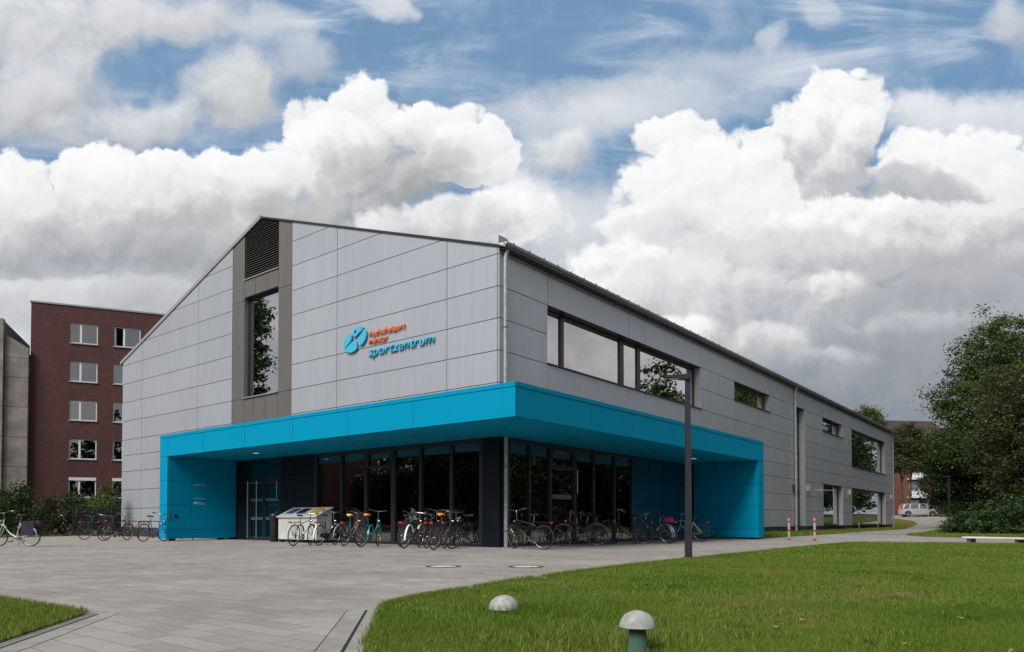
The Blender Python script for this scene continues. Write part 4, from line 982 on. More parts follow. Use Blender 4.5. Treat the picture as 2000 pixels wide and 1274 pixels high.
bike((-.53, -2.07), 94, 'black diamond frame bicycle with its front wheel beside the corner downpipe', 'diamond', M_blk, M_blk, None, rackm=M_blk, bars='city', lean=-4, steer=-26, bar_h=1.12)
bike((2.81, -1.73), 118, 'dark red bicycle with polished mudguards in front of the glass door', 'mixte', Mf_red, M_fch, None, rack=False, lean=-5, steer=8)
bike((5.52, -1.93), 116, 'black Dutch bicycle with tall swept handlebar in front of the dark panes', 'dutch', M_blk, M_blk, None, bars='dutch', lean=-4, steer=6, bar_h=1.14)
bike((6.41, -2.46), 92, 'black bicycle with amber spoke reflectors left of the lamp post', 'diamond', M_blk, M_fch, None, lean=-5, steer=-12, bars='flat')
bike((7.3, -2.0), 96, 'bicycle with a raspberry bag on its rack before the petrol panels', 'step', M_blk, M_fch, None, bag='top', lean=-5, steer=-18)
bike((9.27, -2.42), 84, 'black and silver bicycle behind the lamp post by the turquoise wall', 'diamond', Mf_sil, M_blk, None, lean=-5, steer=10, bars='flat')

bike((-1.5, 2.75), 30, 'dark bicycle leaning close to the glass between the teal one and the silver rack', 'diamond', M_blk, M_blk, None, lean=6, steer=16, amber=False)
bike((-1.6, .75), 24, 'dark bicycle close to the glass just left of the corner column', 'dutch', M_blk, M_blk, None, bars='dutch', lean=5, steer=-8, amber=False)
bike((4.3, -1.15), 112, 'dark bicycle close to the glass behind the dark red one', 'diamond', M_blk, M_blk, None, lean=-5, steer=14, amber=False)

# ================================================================== STREET FURNITURE
# recycling container: built in place, slanted lid with three coloured slots
M_cont = mat('cream_plastic', (.50, .51, .49), .5, noise=(3, .12)); M_cb = mat('container_blue', (.02, .08, .25), .4); M_cy = mat('container_yellow', (.50, .36, .03), .5)
r = empty('recycling_container', (-.75, 8.75, 0), label='cream recycling container with slanted lid and three coloured slots before the entrance glazing', cat='container')
mb = MB(); mb.prism([(-.33, .12), (.33, .12), (.33, 1.22), (-.33, .93)], lambda q: (q[0], -1.18, q[1]), lambda q: (q[0], 1.18, q[1])); mb.build('body', M_cont, r)
mb = MB(); mb.prism([(-.40, .93), (.36, 1.27), (.36, 1.31), (-.40, .97)], lambda q: (q[0], -1.23, q[1]), lambda q: (q[0], 1.23, q[1])); lid = mb.build('lid', M_cont, r)
for y, m, nm in ((.72, M_cb, 'slot'), (.08, M_blackp, 'slot'), (-.72, M_cy, 'slot')):
    mb = MB(); o_ = [(-.18, y-.22), (.2, y-.22), (.2, y+.22), (-.18, y+.22)]; zf = lambda x: .97+(x+.40)*.4474
    mb.prism(o_, lambda q: (q[0], q[1], zf(q[0])+.004), lambda q: (q[0], q[1], zf(q[0])+.03)); mb.build(nm, m, lid)
    mb = MB(); mb.lathe([(.001, .0), (.09, .0), (.1, -.008)], 16, (.0, y, zf(0)+.042)); 
for (x, y) in ((-.25, -1.05), (.25, -1.05), (-.25, 1.05), (.25, 1.05)):
    mb = MB(); mb.box(x-.06, x+.06, y-.06, y+.06, 0, .12); mb.build('foot', M_blackp, r)
r = empty('litter_bin', (-1.0, 10.32, 0), label='slim dark litter bin standing between the entrance door and the recycling container', cat='litter bin')
mb = MB(); mb.lathe([(.001, .0), (.14, .0), (.15, .02), (.165, .95), (.17, .97)], 20); mb.build('body', M_blackp, r, smooth=True)
mb = MB(); mb.lathe([(.18, .97), (.18, 1.02), (.16, 1.07), (.10, 1.08), (.10, 1.05)], 20); mb.build('rim', mat('bin_rim', (.03, .03, .035), .4), r, smooth=True)

M_post = mat('post_graphite', (.028, .03, .036), .5, .2, noise=(6, .12))
lamp = empty('street_lamp', (-3.19, -7.62, .02), AZ-math.pi/2, label='tall graphite street lamp on the lawn edge in front of the canopy', cat='street lamp', group='graphite street lamps')
mb = MB(); w0, w1, h = .064, .043, 3.73
mb.prism([(-1, -1), (1, -1), (1, 1), (-1, 1)], lambda q: (q[0]*w0, q[1]*w0, 0), lambda q: (q[0]*w1, q[1]*w1, h)); post = mb.build('post', M_post, lamp)
mb = MB(); mb.box(-.03, .03, -.068, -.058, .55, .85); mb.build('service_door', M_post, post)
mb = MB(); mb.prism([(-.44, 3.70), (-.42, 3.735), (-.02, 3.775), (.045, 3.775), (.045, 3.70), (-.02, 3.665)], lambda q: (q[0], -.10, q[1]), lambda q: (q[0], .10, q[1])); hd = mb.build('lamp_head', M_post, lamp)
mb = MB(); mb.box(-.38, -.1, -.08, .08, 3.678, 3.682, lambda x, y, z: (x, y, z+.0)); mb.build('lens', mat('lamp_glass', (.6, .6, .58), .3), hd)
l2 = copy_tree(lamp); l2.location = (41.4, -6.5, terr(41.4, -6.5)); l2['label'] = 'distant graphite street lamp where the path passes the dark bushes'

M_bw = mat('bollard_grey', (.30, .30, .30), .5); M_br = mat('bollard_red', (.38, .03, .025), .45)
for i, (x, y) in enumerate(((11.9, -4.86), (11.19, -6.02))):
    if i == 0:
        r = bol = empty('bollard', (x, y, .0)); mb = MB(); mb.lathe([(.001, 0), (.07, 0), (.07, .02), (.048, .022), (.048, .93), (.044, .95), (.001, .955)], 16); mb.build('post', M_bw, r, smooth=True)
        for z0, z1 in ((.05, .13), (.40, .47), (.74, .81), (.90, .965)):
            mb = MB(); mb.lathe([(.044, z0), (.051, z0), (.051, z1), (.02, z1+(.012 if z1 > .9 else 0))], 16); mb.build('red_band', M_br, r, smooth=False)
        mb = MB(); mb.tube([(.055, 0, .25), (.09, 0, .25), (.09, 0, .31), (.055, 0, .31)], .008, 6); mb.build('lock', M_steel, r)
    else: r = copy_tree(bol); r.location = (x, y, 0)
    tag(r, ('red and grey striped bollard nearer the building wall', 'red and grey striped bollard nearer the big lawn')[i], 'bollard', 'striped bollards across the path')

M_dome = mat('weathered_metal_dome', (.33, .34, .32), .8, .0, noise=(22, .28, 8), bump=(50, .15)); M_mesh = mat('green_wire_mesh', (.12, .27, .2), .6)
def dome(x, y, zr, rr, label):
    r = empty('bollard_light', (x, y, .03), label=label, cat='garden light', group='dome lights on the lawn')
    mb = MB(); mb.lathe([(rr*math.cos(a), zr+rr*.88*math.sin(a)) for a in np.linspace(0, math.pi/2-.01, 12)], 36); mb.lathe([(rr*.94, zr+.002), (rr, zr)], 36); mb.lathe([(rr*1.012, zr-.002), (rr*1.012, zr+.008), (rr, zr+.012)], 36)
    mb.build('dome', M_dome, r, smooth=True)
    mb = MB(); mb.lathe([(.048, 0), (.048, zr+.03)], 20); mb.lathe([(rr*.93, zr+.004), (.04, zr+.015)], 24); p = mb.build('post', mat('post_interior', (.06, .13, .105), .5), r, smooth=True)
    if zr > .06:
        mb = MB()
        for a in np.linspace(0, 2*math.pi, 30, endpoint=False): mb.tube([(.0505*math.cos(a), .0505*math.sin(a), 0), (.0505*math.cos(a), .0505*math.sin(a), zr-.025)], .0012, 4)
        for z in np.arange(.005, zr-.03, .0105): mb.tube([(.0508*math.cos(a), .0508*math.sin(a), z) for a in np.linspace(0, 2*math.pi, 24, endpoint=False)], .0012, 4, closed=True)
        mb.build('wire_mesh', M_mesh, p)
dome(-12.23, -10.17, .065, .127, 'weathered dome light sunk into long grass, the farther of two')
dome(-13.05, -11.85, .168, .106, 'weathered dome light on a green mesh post, the nearer of two')

M_benchw = mat('white_concrete', (.66, .66, .63), .7, noise=(4, .1)); M_brn = mat('brown_stone_leg', (.12, .09, .075), .8)
a = math.atan2(-.89, -.45); r = empty('park_bench', (12.95, -10.75, 0), a, label='long low white topped bench beside the path at the right edge', cat='bench')
mb = MB(); mb.box(-.16, 3.3, -.22, .22, .19, .25); o = mb.build('seat', M_benchw, r)
bv = o.modifiers.new('bevel', 'BEVEL'); bv.width = .015; bv.segments = 2
for x in (.02, 1.62, 3.0):
    mb = MB(); mb.box(x-.04, x+.08, -.16, .16, 0, .19); mb.build('leg', M_brn, r)

M_rust = mat('rusty_iron', (.12, .045, .022), .8, noise=(30, .4)); M_conc = mat('cover_concrete', (.58, .57, .55), .85, noise=(20, .15))
for i, (x, y, lb) in enumerate(((-7.6, -5.0, 'round manhole cover with rusty ring, the left one of two'), (-6.75, -6.2, 'round manhole cover with rusty ring nearer the lawn edge'))):
    r = empty('manhole_cover', (x, y, .0), label=lb, cat='manhole cover', group='manhole covers in the paving')
    mb = MB(); mb.lathe([(.24, .004), (.24, .009), (.31, .009), (.315, .002)], 40); mb.build('ring', M_rust, r)
    mb = MB(); mb.lathe([(.001, .006), (.24, .006)], 40); mb.build('cover', M_conc, r)
    mb = MB()
    for aa in (0, 2.1, 4.2): mb.box(.24*math.cos(aa)-.03, .24*math.cos(aa)+.03, .24*math.sin(aa)-.02, .24*math.sin(aa)+.02, .0095, .011)
    mb.build('lug', M_rust, r)
r = empty('drain_grate', (-5.75, -7.50, .0), .15, label='small dark drain grate at the lawn edge', cat='drain grate')
mb = MB(); mb.box(-.2, .2, -.2, -.17, .001, .012); mb.box(-.2, .2, .17, .2, .001, .012); mb.box(-.2, -.17, -.17, .17, .001, .012); mb.box(.17, .2, -.17, .17, .001, .012); mb.build('frame', M_rust, r)
mb = MB(); mb.box(-.17, .17, -.17, .17, .001, .004)
for i in range(8): mb.box(-.17, .17, -.155+i*.042, -.135+i*.042, .004, .011)
mb.build('grate', M_blackp, r)
# bike rack left of the canopy
r = empty('bicycle_rack', (-1.5, 18.5, 0), label='dark steel bicycle rack along the gable left of the turquoise wall', cat='bicycle rack')
mb = MB()
for z in (.42, .78): mb.tube([(0, -3, z), (0, 4, z)], .022, 8)
mb.build('rail', M_blk, r)
for i in range(8):
    y = -3+i; mb = MB(); mb.tube([(0, y, 0), (0, y, .78)], .022, 8); mb.build('post', M_blk, r)
    mb = MB(); mb.tube([(-.0, y+.3, .42), (-.35, y+.3, .42), (-.42, y+.36, .30), (-.42, y+.36, .05)], .01, 6); mb.build('wheel_holder', M_blk, r)

# ================================================================== VEGETATION
def leaf_mat(name, col, tr=.35):
    m = bpy.data.materials.new(name); m.use_nodes = True; nt = m.node_tree; b = nt.nodes['Principled BSDF']
    a = attr_node(nt, 'tint'); s = N(nt, 'ShaderNodeVectorMath', operation='SCALE'); s.inputs[0].default_value = col; nt.links.new(a.outputs['Fac'], s.inputs['Scale'])
    h = attr_node(nt, 'hue'); mx = N(nt, 'ShaderNodeMix', data_type='RGBA'); nt.links.new(h.outputs['Fac'], mx.inputs[0]); nt.links.new(s.outputs[0], mx.inputs[6])
    s2 = N(nt, 'ShaderNodeVectorMath', operation='MULTIPLY'); nt.links.new(s.outputs[0], s2.inputs[0]); s2.inputs[1].default_value = (2.2, 1.35, .7); nt.links.new(s2.outputs[0], mx.inputs[7])
    nt.links.new(mx.outputs[2], b.inputs['Base Color']); b.inputs['Roughness'].default_value = .5; b.inputs['Specular IOR Level'].default_value = .3
    t = N(nt, 'ShaderNodeBsdfTranslucent'); nt.links.new(mx.outputs[2], t.inputs[0]); ms = N(nt, 'ShaderNodeMixShader'); ms.inputs[0].default_value = tr
    nt.links.new(b.outputs[0], ms.inputs[1]); nt.links.new(t.outputs[0], ms.inputs[2]); nt.links.new(ms.outputs[0], nt.nodes['Material Output'].inputs[0]); return m
M_leaf = leaf_mat('leaf_mid', (.066, .112, .026)); M_leafd = leaf_mat('leaf_dark', (.030, .056, .015)); M_leafo = leaf_mat('leaf_olive', (.062, .078, .026)); M_leafb = leaf_mat('leaf_evergreen', (.038, .072, .022), .2)
M_bark = mat('bark', (.055, .045, .035), .9, noise=(8, .4), bump=(12, .6))
def leaves(name, blobs, size, m, parent, clump=.45, yellow=.04, seed=0, flat=.6):
    """blobs: (x, y, z, rx, ry, rz, n_leaves, n_clumps)"""
    g = np.random.default_rng(seed); PP, TT = [], []
    for (x, y, z, rx, ry, rz, n, nc) in blobs:
        d = g.normal(size=(nc, 3)); d /= np.linalg.norm(d, axis=1)[:, None]; rr = .35+.65*g.random(nc)**.45
        cc = d*rr[:, None]; cc *= (1+.16*np.sin(d[:, :1]*7+seed)+.12*np.sin(d[:, 2:3]*9+seed*2))
        cc = cc*np.array([rx, ry, rz])+np.array([x, y, z]); ct_ = g.uniform(.65, 1.35, nc); i = g.integers(0, nc, n)
        s = clump*g.uniform(.5, 1.4, nc)[i]
        p = cc[i]+g.normal(size=(n, 3))*s[:, None]*np.array([1, 1, .6]); PP.append(p); TT.append(ct_[i]*g.uniform(.75, 1.3, n))
    p = np.concatenate(PP); t = np.concatenate(TT); n = len(p)
    zmin = .02; k = p[:, 2] > zmin; p, t = p[k], t[k]; n = len(p)
    a = g.normal(size=(n, 3)); a[:, 2] *= flat; a /= np.linalg.norm(a, axis=1)[:, None]; b = np.cross(a, g.normal(size=(n, 3))); b /= np.linalg.norm(b, axis=1)[:, None]
    s = size*g.uniform(.6, 1.35, n)[:, None]; c = np.cross(a, b)
    V = np.stack([p-a*s*.5, p+b*s*.3+c*s*.08, p+a*s*.5, p-b*s*.3+c*s*.08], 1)
    me = bpy.data.meshes.new(name); me.vertices.add(4*n); me.vertices.foreach_set('co', V.ravel()); me.loops.add(4*n); me.loops.foreach_set('vertex_index', np.arange(4*n))
    me.polygons.add(n); me.polygons.foreach_set('loop_start', np.arange(n)*4); me.polygons.foreach_set('loop_total', np.full(n, 4)); me.update(calc_edges=True)
    at = me.attributes.new('tint', 'FLOAT', 'POINT'); at.data.foreach_set('value', np.repeat(t, 4))
    hu = (g.random(n) < yellow).astype(float); at = me.attributes.new('hue', 'FLOAT', 'POINT'); at.data.foreach_set('value', np.repeat(hu, 4))
    me.materials.append(m); o = bpy.data.objects.new(name, me); COL.objects.link(o); o.parent = parent; return o
def trunk(parent, h, r0, targets, lean=0., stems=1, seed=0, base=0.):
    g = random.Random(seed); mb = MB()
    for s in range(stems):
        ox, oy = (g.uniform(-.5, .5)*(stems > 1), g.uniform(-.5, .5)*(stems > 1)); pts = []; k = 7
        for i in range(k+1):
            t = i/k; pts.append((ox+lean*t*t*h+g.uniform(-.06, .06)*h*.12+(s-.5*(stems-1))*t*h*.09*(stems > 1), oy+g.uniform(-.06, .06)*h*.12, base+t*h))
        mb.tube(pts, [r0*(1-.75*i/k)*(1.25 if i == 0 else 1) for i in range(k+1)], 9)
        for (x, y, z) in targets:
            zz = max(.25*h, min(z-.25*h, h*.9)); i = min(int(zz/h*k), k-1); p = Vector(pts[i]); q = Vector((x, y, z)); mid = (p+q)/2+Vector((g.uniform(-.2, .2), g.uniform(-.2, .2), g.uniform(.1, .5)))
            mb.tube([p, mid, q], [r0*.42, r0*.26, r0*.08], 6)
            for _ in range(3):
                e = q+Vector((g.uniform(-1, 1), g.uniform(-1, 1), g.uniform(-.4, 1)))*.09*h; mb.tube([mid, (mid+e)/2+Vector((0, 0, .1)), e], [r0*.15, r0*.1, r0*.04], 5)
    return mb.build('trunk', M_bark, parent, smooth=True)
def pos(px, dep, dz=0.):
    q = Vector((cx_, cy_, 0))+Vector((Fv.x, Fv.y, 0)).normalized()*dep+Rv*((px-1000)/1403.43*dep); return q
def up(k, bl_): return [(b[0]*k, b[1]*k, b[2]*k, b[3]*k, b[4]*k, b[5]*k, b[6], b[7]) for b in bl_]
def tree(px, dep, blobs, size, m, label, h=None, r0=.16, clump=.45, yellow=.04, seed=1, stems=1, lean=0., name='broadleaf_tree', cat='tree', group=None, world=None, tk=True):
    q = Vector((world[0], world[1], 0)) if world else pos(px, dep); r = empty(name, (q.x, q.y, terr(q.x, q.y)-.03), AZ-math.pi/2, label=label, cat=cat)
    if group: r['group'] = group
    leaves('crown', blobs, size, m, r, clump, yellow, seed)
    if tk: trunk(r, h or max(b[2] for b in blobs), r0, [(b[0], b[1], b[2]) for b in blobs], lean, stems, seed)
    return r
# local x = to the camera's right, y = away from it
tree(1960, 55, [(-.8, 0, 13.2, 2.4, 2.4, 3.2, 9500, 120), (2.2, .5, 13.4, 2.8, 2.6, 2.8, 8500, 110), (-2.7, 0, 9.8, 2.4, 2.2, 2.6, 9000, 110), (.6, 0, 9.8, 3.2, 3., 3., 8000, 120), (-3.6, -.3, 6.8, 1.8, 2, 1.8, 4500, 70), (-1.6, 0, 6.4, 2.6, 2.4, 2.2, 5500, 70), (3.8, 0, 9.5, 2.6, 2.5, 3.5, 5000, 80)], .2, M_leaf, 'tall airy broadleaf tree at the right with sky showing through its crown', r0=.26, clump=.42, seed=3)
tree(2000, 45, [(-.2, 0, 8.4, 2.3, 2.4, 2.6, 9000, 110), (-1.4, 0, 5.6, 1.9, 2, 2.6, 8000, 100), (.8, -.4, 5.2, 2.2, 2, 3., 9000, 100), (2.6, 0, 7, 2, 2, 3, 4000, 60), (-.4, -.5, 3.0, 2.2, 2, 2., 6000, 70)], .17, M_leafo, 'dull olive drooping birch in front of the tall airy tree at the right edge', r0=.16, clump=.36, seed=5, yellow=.03, name='birch_tree')
tree(1885, 60, [(-.8, 0, 6.2, 2.3, 2.2, 2.4, 9000, 100), (1.2, 0, 5.4, 2.3, 2.2, 3.0, 8000, 90), (-1.5, 0, 3.6, 1.6, 2, 1.8, 5000, 60), (.4, 0, 2.4, 2.6, 2, 1.9, 7000, 70)], .2, M_leafd, 'dark dense tree behind the distant street lamp', r0=.16, clump=.42, seed=8, yellow=.05)
tree(1925, 57, [(0, 0, 3.2, 3.4, 2, 3.0, 14000, 140), (3.6, 0, 3.8, 3.2, 2, 3.2, 9000, 90), (6.6, 0, 4.5, 3, 2, 4, 6000, 60)], .2, M_leafd, 'dark thicket filling the gap between the trees and the low bushes', r0=.1, clump=.45, seed=9, name='thicket_shrub', cat='shrub')
tree(1826, 92, up(1.42, [(-.2, 0, 6.1, 1.5, 1.5, 1.3, 4200, 60), (-.9, -.2, 4.6, 1.1, 1., .7, 1600, 24), (.6, 0, 4.1, 1.4, 1.4, 1.5, 3000, 45)]), .27, M_leafo, 'small tree with yellowing branches in front of the orange brick house', r0=.1, clump=.34, seed=12, yellow=.32)
tree(1772, 94, up(1.2, [(0, 0, 8.0, 1.9, 1.8, 2.0, 8000, 90), (-.4, 0, 6.0, 1.5, 1.5, 1.5, 3800, 50), (1.1, 0, 6.8, 1.3, 1.4, 1.8, 3500, 45)]), .24, M_leafo, 'brown olive tree with several thin stems beside the far corner of the hall', h=10, r0=.16, clump=.38, seed=14, stems=2, yellow=.06)
tree(1692, 100, [(0, 0, 13.4, 2.2, 2, 2.0, 5200, 70)], .24, M_leaf, 'light green tree top showing over the far end of the hall roof', r0=.2, clump=.36, seed=15)
# low evergreen bushes at the right
for px, dep, w, h, lb, sd_ in ((1925, 42, 2.4, 1.75, 'broad evergreen bush at the bend, left part of the low bush bank', 21), (1985, 40.5, 2.8, 2.15, 'taller evergreen bush at the right edge behind the bench', 22), (1893, 47, 1.3, 1.0, 'small low bush right beside the distant street lamp', 23)):
    tree(px, dep, [(0, 0, h*.42, w*.62, 1.3, h*.55, int(5200*w), int(60*w)), (w*.4, 0, h*.35, w*.5, 1.2, h*.42, int(2600*w), int(30*w)), (-w*.55, 0, h*.22, w*.42, 1.1, h*.30, int(2200*w), int(26*w))], .15, M_leafb, lb, h=h*.6, r0=.04, clump=.17, seed=sd_, name='evergreen_bush', cat='bush', group='low bushes along the right lawn', yellow=.02)
# trees outside the frame that stand round the square and mirror in the glass
for i, (x, y, hh, w) in enumerate(((26, -26, 9, 4), (34, -24, 12, 4.6), (49, -18.5, 16.5, 3.2), (42, -24, 13, 4.6), (53, -28, 14, 5), (86, -10.5, 14, 4.5), (97, -13, 15, 5), (112, -16, 15, 5.5), (128, -22, 16, 6),  (59, -21, 16, 5.2), (68, -19, 17, 5.2), (17, -31, 8, 4.2), (6, -34, 8, 4.4), (78, -15.5, 16, 5))):
    tree(0, 0, [(0, 0, hh*.62, w*.75, w*.75, hh*.36, 3800, 80), (w*.4, 0, hh*.4, w*.6, w*.6, hh*.34, 2200, 45), (-w*.4, 0, hh*.36, w*.6, w*.6, hh*.3, 2200, 45)], .42, M_leafd, 'broadleaf tree of the row across the lawn', r0=.2, clump=.55, seed=30+i, world=(x, y), group='row of trees across the lawn')
tree(0, 0, [(0, 0, 16, 3.2, 3.4, 5.5, 9000, 80), (0, 2, 10, 3.6, 3.4, 4, 6000, 60), (0, -.5, 20, 2.6, 2.6, 2.6, 3500, 34)], .36, M_leafd, 'tallest broadleaf tree of the group left of the square', r0=.3, clump=.5, seed=50, world=(-17.5, 46.2))
for i, (x, y, hh, w) in enumerate(((-34, 31, 10, 4), (-35, 37, 9, 3.6), (-34, 42.5, 6.6, 3), (-36, 47.5, 6.2, 3), (-30, 26, 9, 3.6))):
    tree(0, 0, [(0, 0, hh*.72, w*.72, w*.72, hh*.24, 5000, 70), (w*.3, 0, hh*.45, w*.7, w*.7, hh*.3, 4000, 60), (-w*.3, 0, hh*.40, w*.6, w*.6, hh*.3, 3000, 45)], .34, M_leafd, 'broadleaf tree of the group left of the square', r0=.22, clump=.5, seed=50+i, world=(x, y), group='trees left of the square')

# unseen belt of trees, added to block bright low sky behind the camera
bl = []
for a in np.arange(R(92), R(361), R(3.1)):
    d = 78+10*math.sin(a*5)+6*math.sin(a*11); hh = 9+2.5*math.sin(a*7)+1.5*math.sin(a*17)
    if R(136) < a < R(300): d *= .64; hh *= 1.75  # nearer and taller here to block more low light
    bl.append((cx_+d*math.cos(a), cy_+d*math.sin(a), hh*.45, 3.4, 3.4, hh*.52, 760, 30))
r = empty('added_woods', (0, 0, 0)); tag(r, kind='stuff', label='unseen belt of woods added to block low sky light')
leaves('foliage', bl, 1.15, M_leafd, r, .8, .03, 90)

# hedge and fence on the left
hd_ = Vector((-.645, .764)); h0 = Vector((2.2, 29.2))
def along(s, off=0.): return (h0.x+hd_.x*s+hd_.y*off, h0.y+hd_.y*s-hd_.x*off)      # off > 0: away from the square
bl = []
for s in np.arange(0, 20, 1.1):
    x, y = along(s, 1.15); hgt = 1.95+.35*math.sin(s*1.7)+.25*math.sin(s*.6+1)
    bl.append((x, y, hgt*.5, .8, .8, hgt*.52, 2700, 34)); bl.append((x+random.uniform(-.3, .3), y, hgt*.98, .45, .45, .42, 420, 10))
r = empty('hedge', (0, 0, 0), label='ragged dark green hedge behind the mesh fence on the left', cat='hedge')
leaves('foliage', bl, .13, M_leafd, r, .22, .06, 77)
mb = MB()
for s in np.arange(.2, 20, .5):
    x, y = along(s, 1.15); mb.tube([(x, y, 0), (x+random.uniform(-.2, .2), y+random.uniform(-.2, .2), 1.0), (x+random.uniform(-.4, .4), y+random.uniform(-.3, .3), 1.9)], [.03, .02, .006], 5)
mb.build('stems', M_bark, r)
M_fence = mat('fence_green_black', (.02, .026, .03), .5)
r = empty('mesh_fence', (*along(0), 0), label='dark welded mesh fence with square posts in front of the hedge', cat='fence')
def rel(s, z, off=0.): x, y = along(s, off); b = along(0); return (x-b[0], y-b[1], z)
ps_ = [0, 1.35, 2.7, 3.6, 5.2, 6.9]
for s in ps_:
    mb = MB(); mb.box(-.03, .03, -.03, .03, 0, 1.98, lambda x, y, z, s=s: tuple(Vector(rel(s, z))+Vector((x, y, 0)))); mb.build('post', M_fence, r)
for i in range(3):
    mb = MB()
    for s in np.arange(ps_[i]+.05, ps_[i+1]-.02, .05): mb.tube([rel(s, .06, -.03), rel(s, 1.83, -.03)], .0045, 4)
    for z in np.arange(.1, 1.85, .2): mb.tube([rel(ps_[i], z, -.03), rel(ps_[i+1], z, -.03)], .006, 4)
    mb.build('mesh_panel', M_fence, r)
tree(28, 36, [(0, 0, 1.5, .9, .5, .9, 2600, 34), (.3, 0, 2.5, .35, .35, .35, 260, 8)], .13, M_leafd, 'loose leafy shrub sticking up out of the hedge at the left edge', h=2.2, r0=.04, clump=.2, seed=61, name='leafy_shrub', cat='shrub', yellow=.1)
tree(205, 36.5, [(0, 0, 1.9, .5, .4, .6, 1100, 18)], .12, M_leaf, 'young lighter green shrub between the fence and the gable corner', h=2.2, r0=.03, clump=.2, seed=62, name='leafy_shrub', cat='shrub', yellow=.15)

# ================================================================== NEIGHBOURING BUILDINGS
def brick_mat(name, c1, c2, mo, sc=1.):
    m = bpy.data.materials.new(name); m.use_nodes = True; nt = m.node_tree; b = nt.nodes['Principled BSDF']; tc = N(nt, 'ShaderNodeTexCoord')
    sp = N(nt, 'ShaderNodeSeparateXYZ'); nt.links.new(tc.outputs['Object'], sp.inputs[0]); cb = N(nt, 'ShaderNodeCombineXYZ'); ad = N(nt, 'ShaderNodeMath', operation='ADD')
    nt.links.new(sp.outputs[0], ad.inputs[0]); nt.links.new(sp.outputs[1], ad.inputs[1]); nt.links.new(ad.outputs[0], cb.inputs[0]); nt.links.new(sp.outputs[2], cb.inputs[1])
    br = N(nt, 'ShaderNodeTexBrick'); nt.links.new(cb.outputs[0], br.inputs[0]); br.inputs['Scale'].default_value = sc; br.inputs['Brick Width'].default_value = .25; br.inputs['Row Height'].default_value = .083
    br.inputs['Mortar Size'].default_value = .006; br.inputs[1].default_value = (*c1, 1); br.inputs[2].default_value = (*c2, 1); br.inputs[3].default_value = (*mo, 1); br.inputs['Bias'].default_value = -.1
    n = N(nt, 'ShaderNodeTexNoise'); n.inputs['Scale'].default_value = .7; n.inputs['Detail'].default_value = 6; nt.links.new(tc.outputs['Object'], n.inputs[0])
    r1 = N(nt, 'ShaderNodeMapRange'); nt.links.new(n.outputs[0], r1.inputs[0]); r1.inputs[1].default_value = .3; r1.inputs[2].default_value = .7; r1.inputs[3].default_value = .84; r1.inputs[4].default_value = 1.14
    s = N(nt, 'ShaderNodeVectorMath', operation='SCALE'); nt.links.new(br.outputs[0], s.inputs[0]); nt.links.new(r1.outputs[0], s.inputs['Scale']); nt.links.new(s.outputs[0], b.inputs['Base Color']); b.inputs['Roughness'].default_value = .85; return m
M_brick = brick_mat('dark_red_brick', (.095, .030, .026), (.060, .022, .020), (.045, .03, .028)); M_obr = brick_mat('orange_brick', (.17, .062, .036), (.135, .048, .03), (.15, .09, .06))
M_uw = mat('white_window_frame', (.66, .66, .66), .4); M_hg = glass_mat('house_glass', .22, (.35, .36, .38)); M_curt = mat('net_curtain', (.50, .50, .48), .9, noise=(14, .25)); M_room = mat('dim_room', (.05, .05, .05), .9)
bb_ = empty('brick_apartment_block', (2.9, 47.9, 0), math.atan2(-.476, .88), label='dark red brick apartment block with white windows behind the gable', cat='building')
rows = [16.03, 13.07, 10.08, 7.1, 4.15]; cols = [(2.3, 4.16), (5.24, 7.12), (10.6, 12.4)]
hz_ = [(a0, a1, z-1.58, z) for z in rows for a0, a1 in cols]
PB = lambda a, z, d=0.: (a, -d, z)
jb = sorted({-.25, 15.8} | {q for c in cols for q in c}); zb = sorted({0., 17.3} | {z for z in rows} | {z-1.58 for z in rows})
panels(jb, zb, hz_, PB, 0, .3, 0).build('wall', M_brick, bb_)
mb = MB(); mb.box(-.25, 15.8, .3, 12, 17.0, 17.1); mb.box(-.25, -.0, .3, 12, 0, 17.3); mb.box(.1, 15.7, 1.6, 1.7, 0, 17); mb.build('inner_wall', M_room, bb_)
mb = MB(); mb.box(-.33, 15.9, -.06, .4, 17.3, 17.42); mb.build('roof_edge', M_alu, bb_)
k = 0
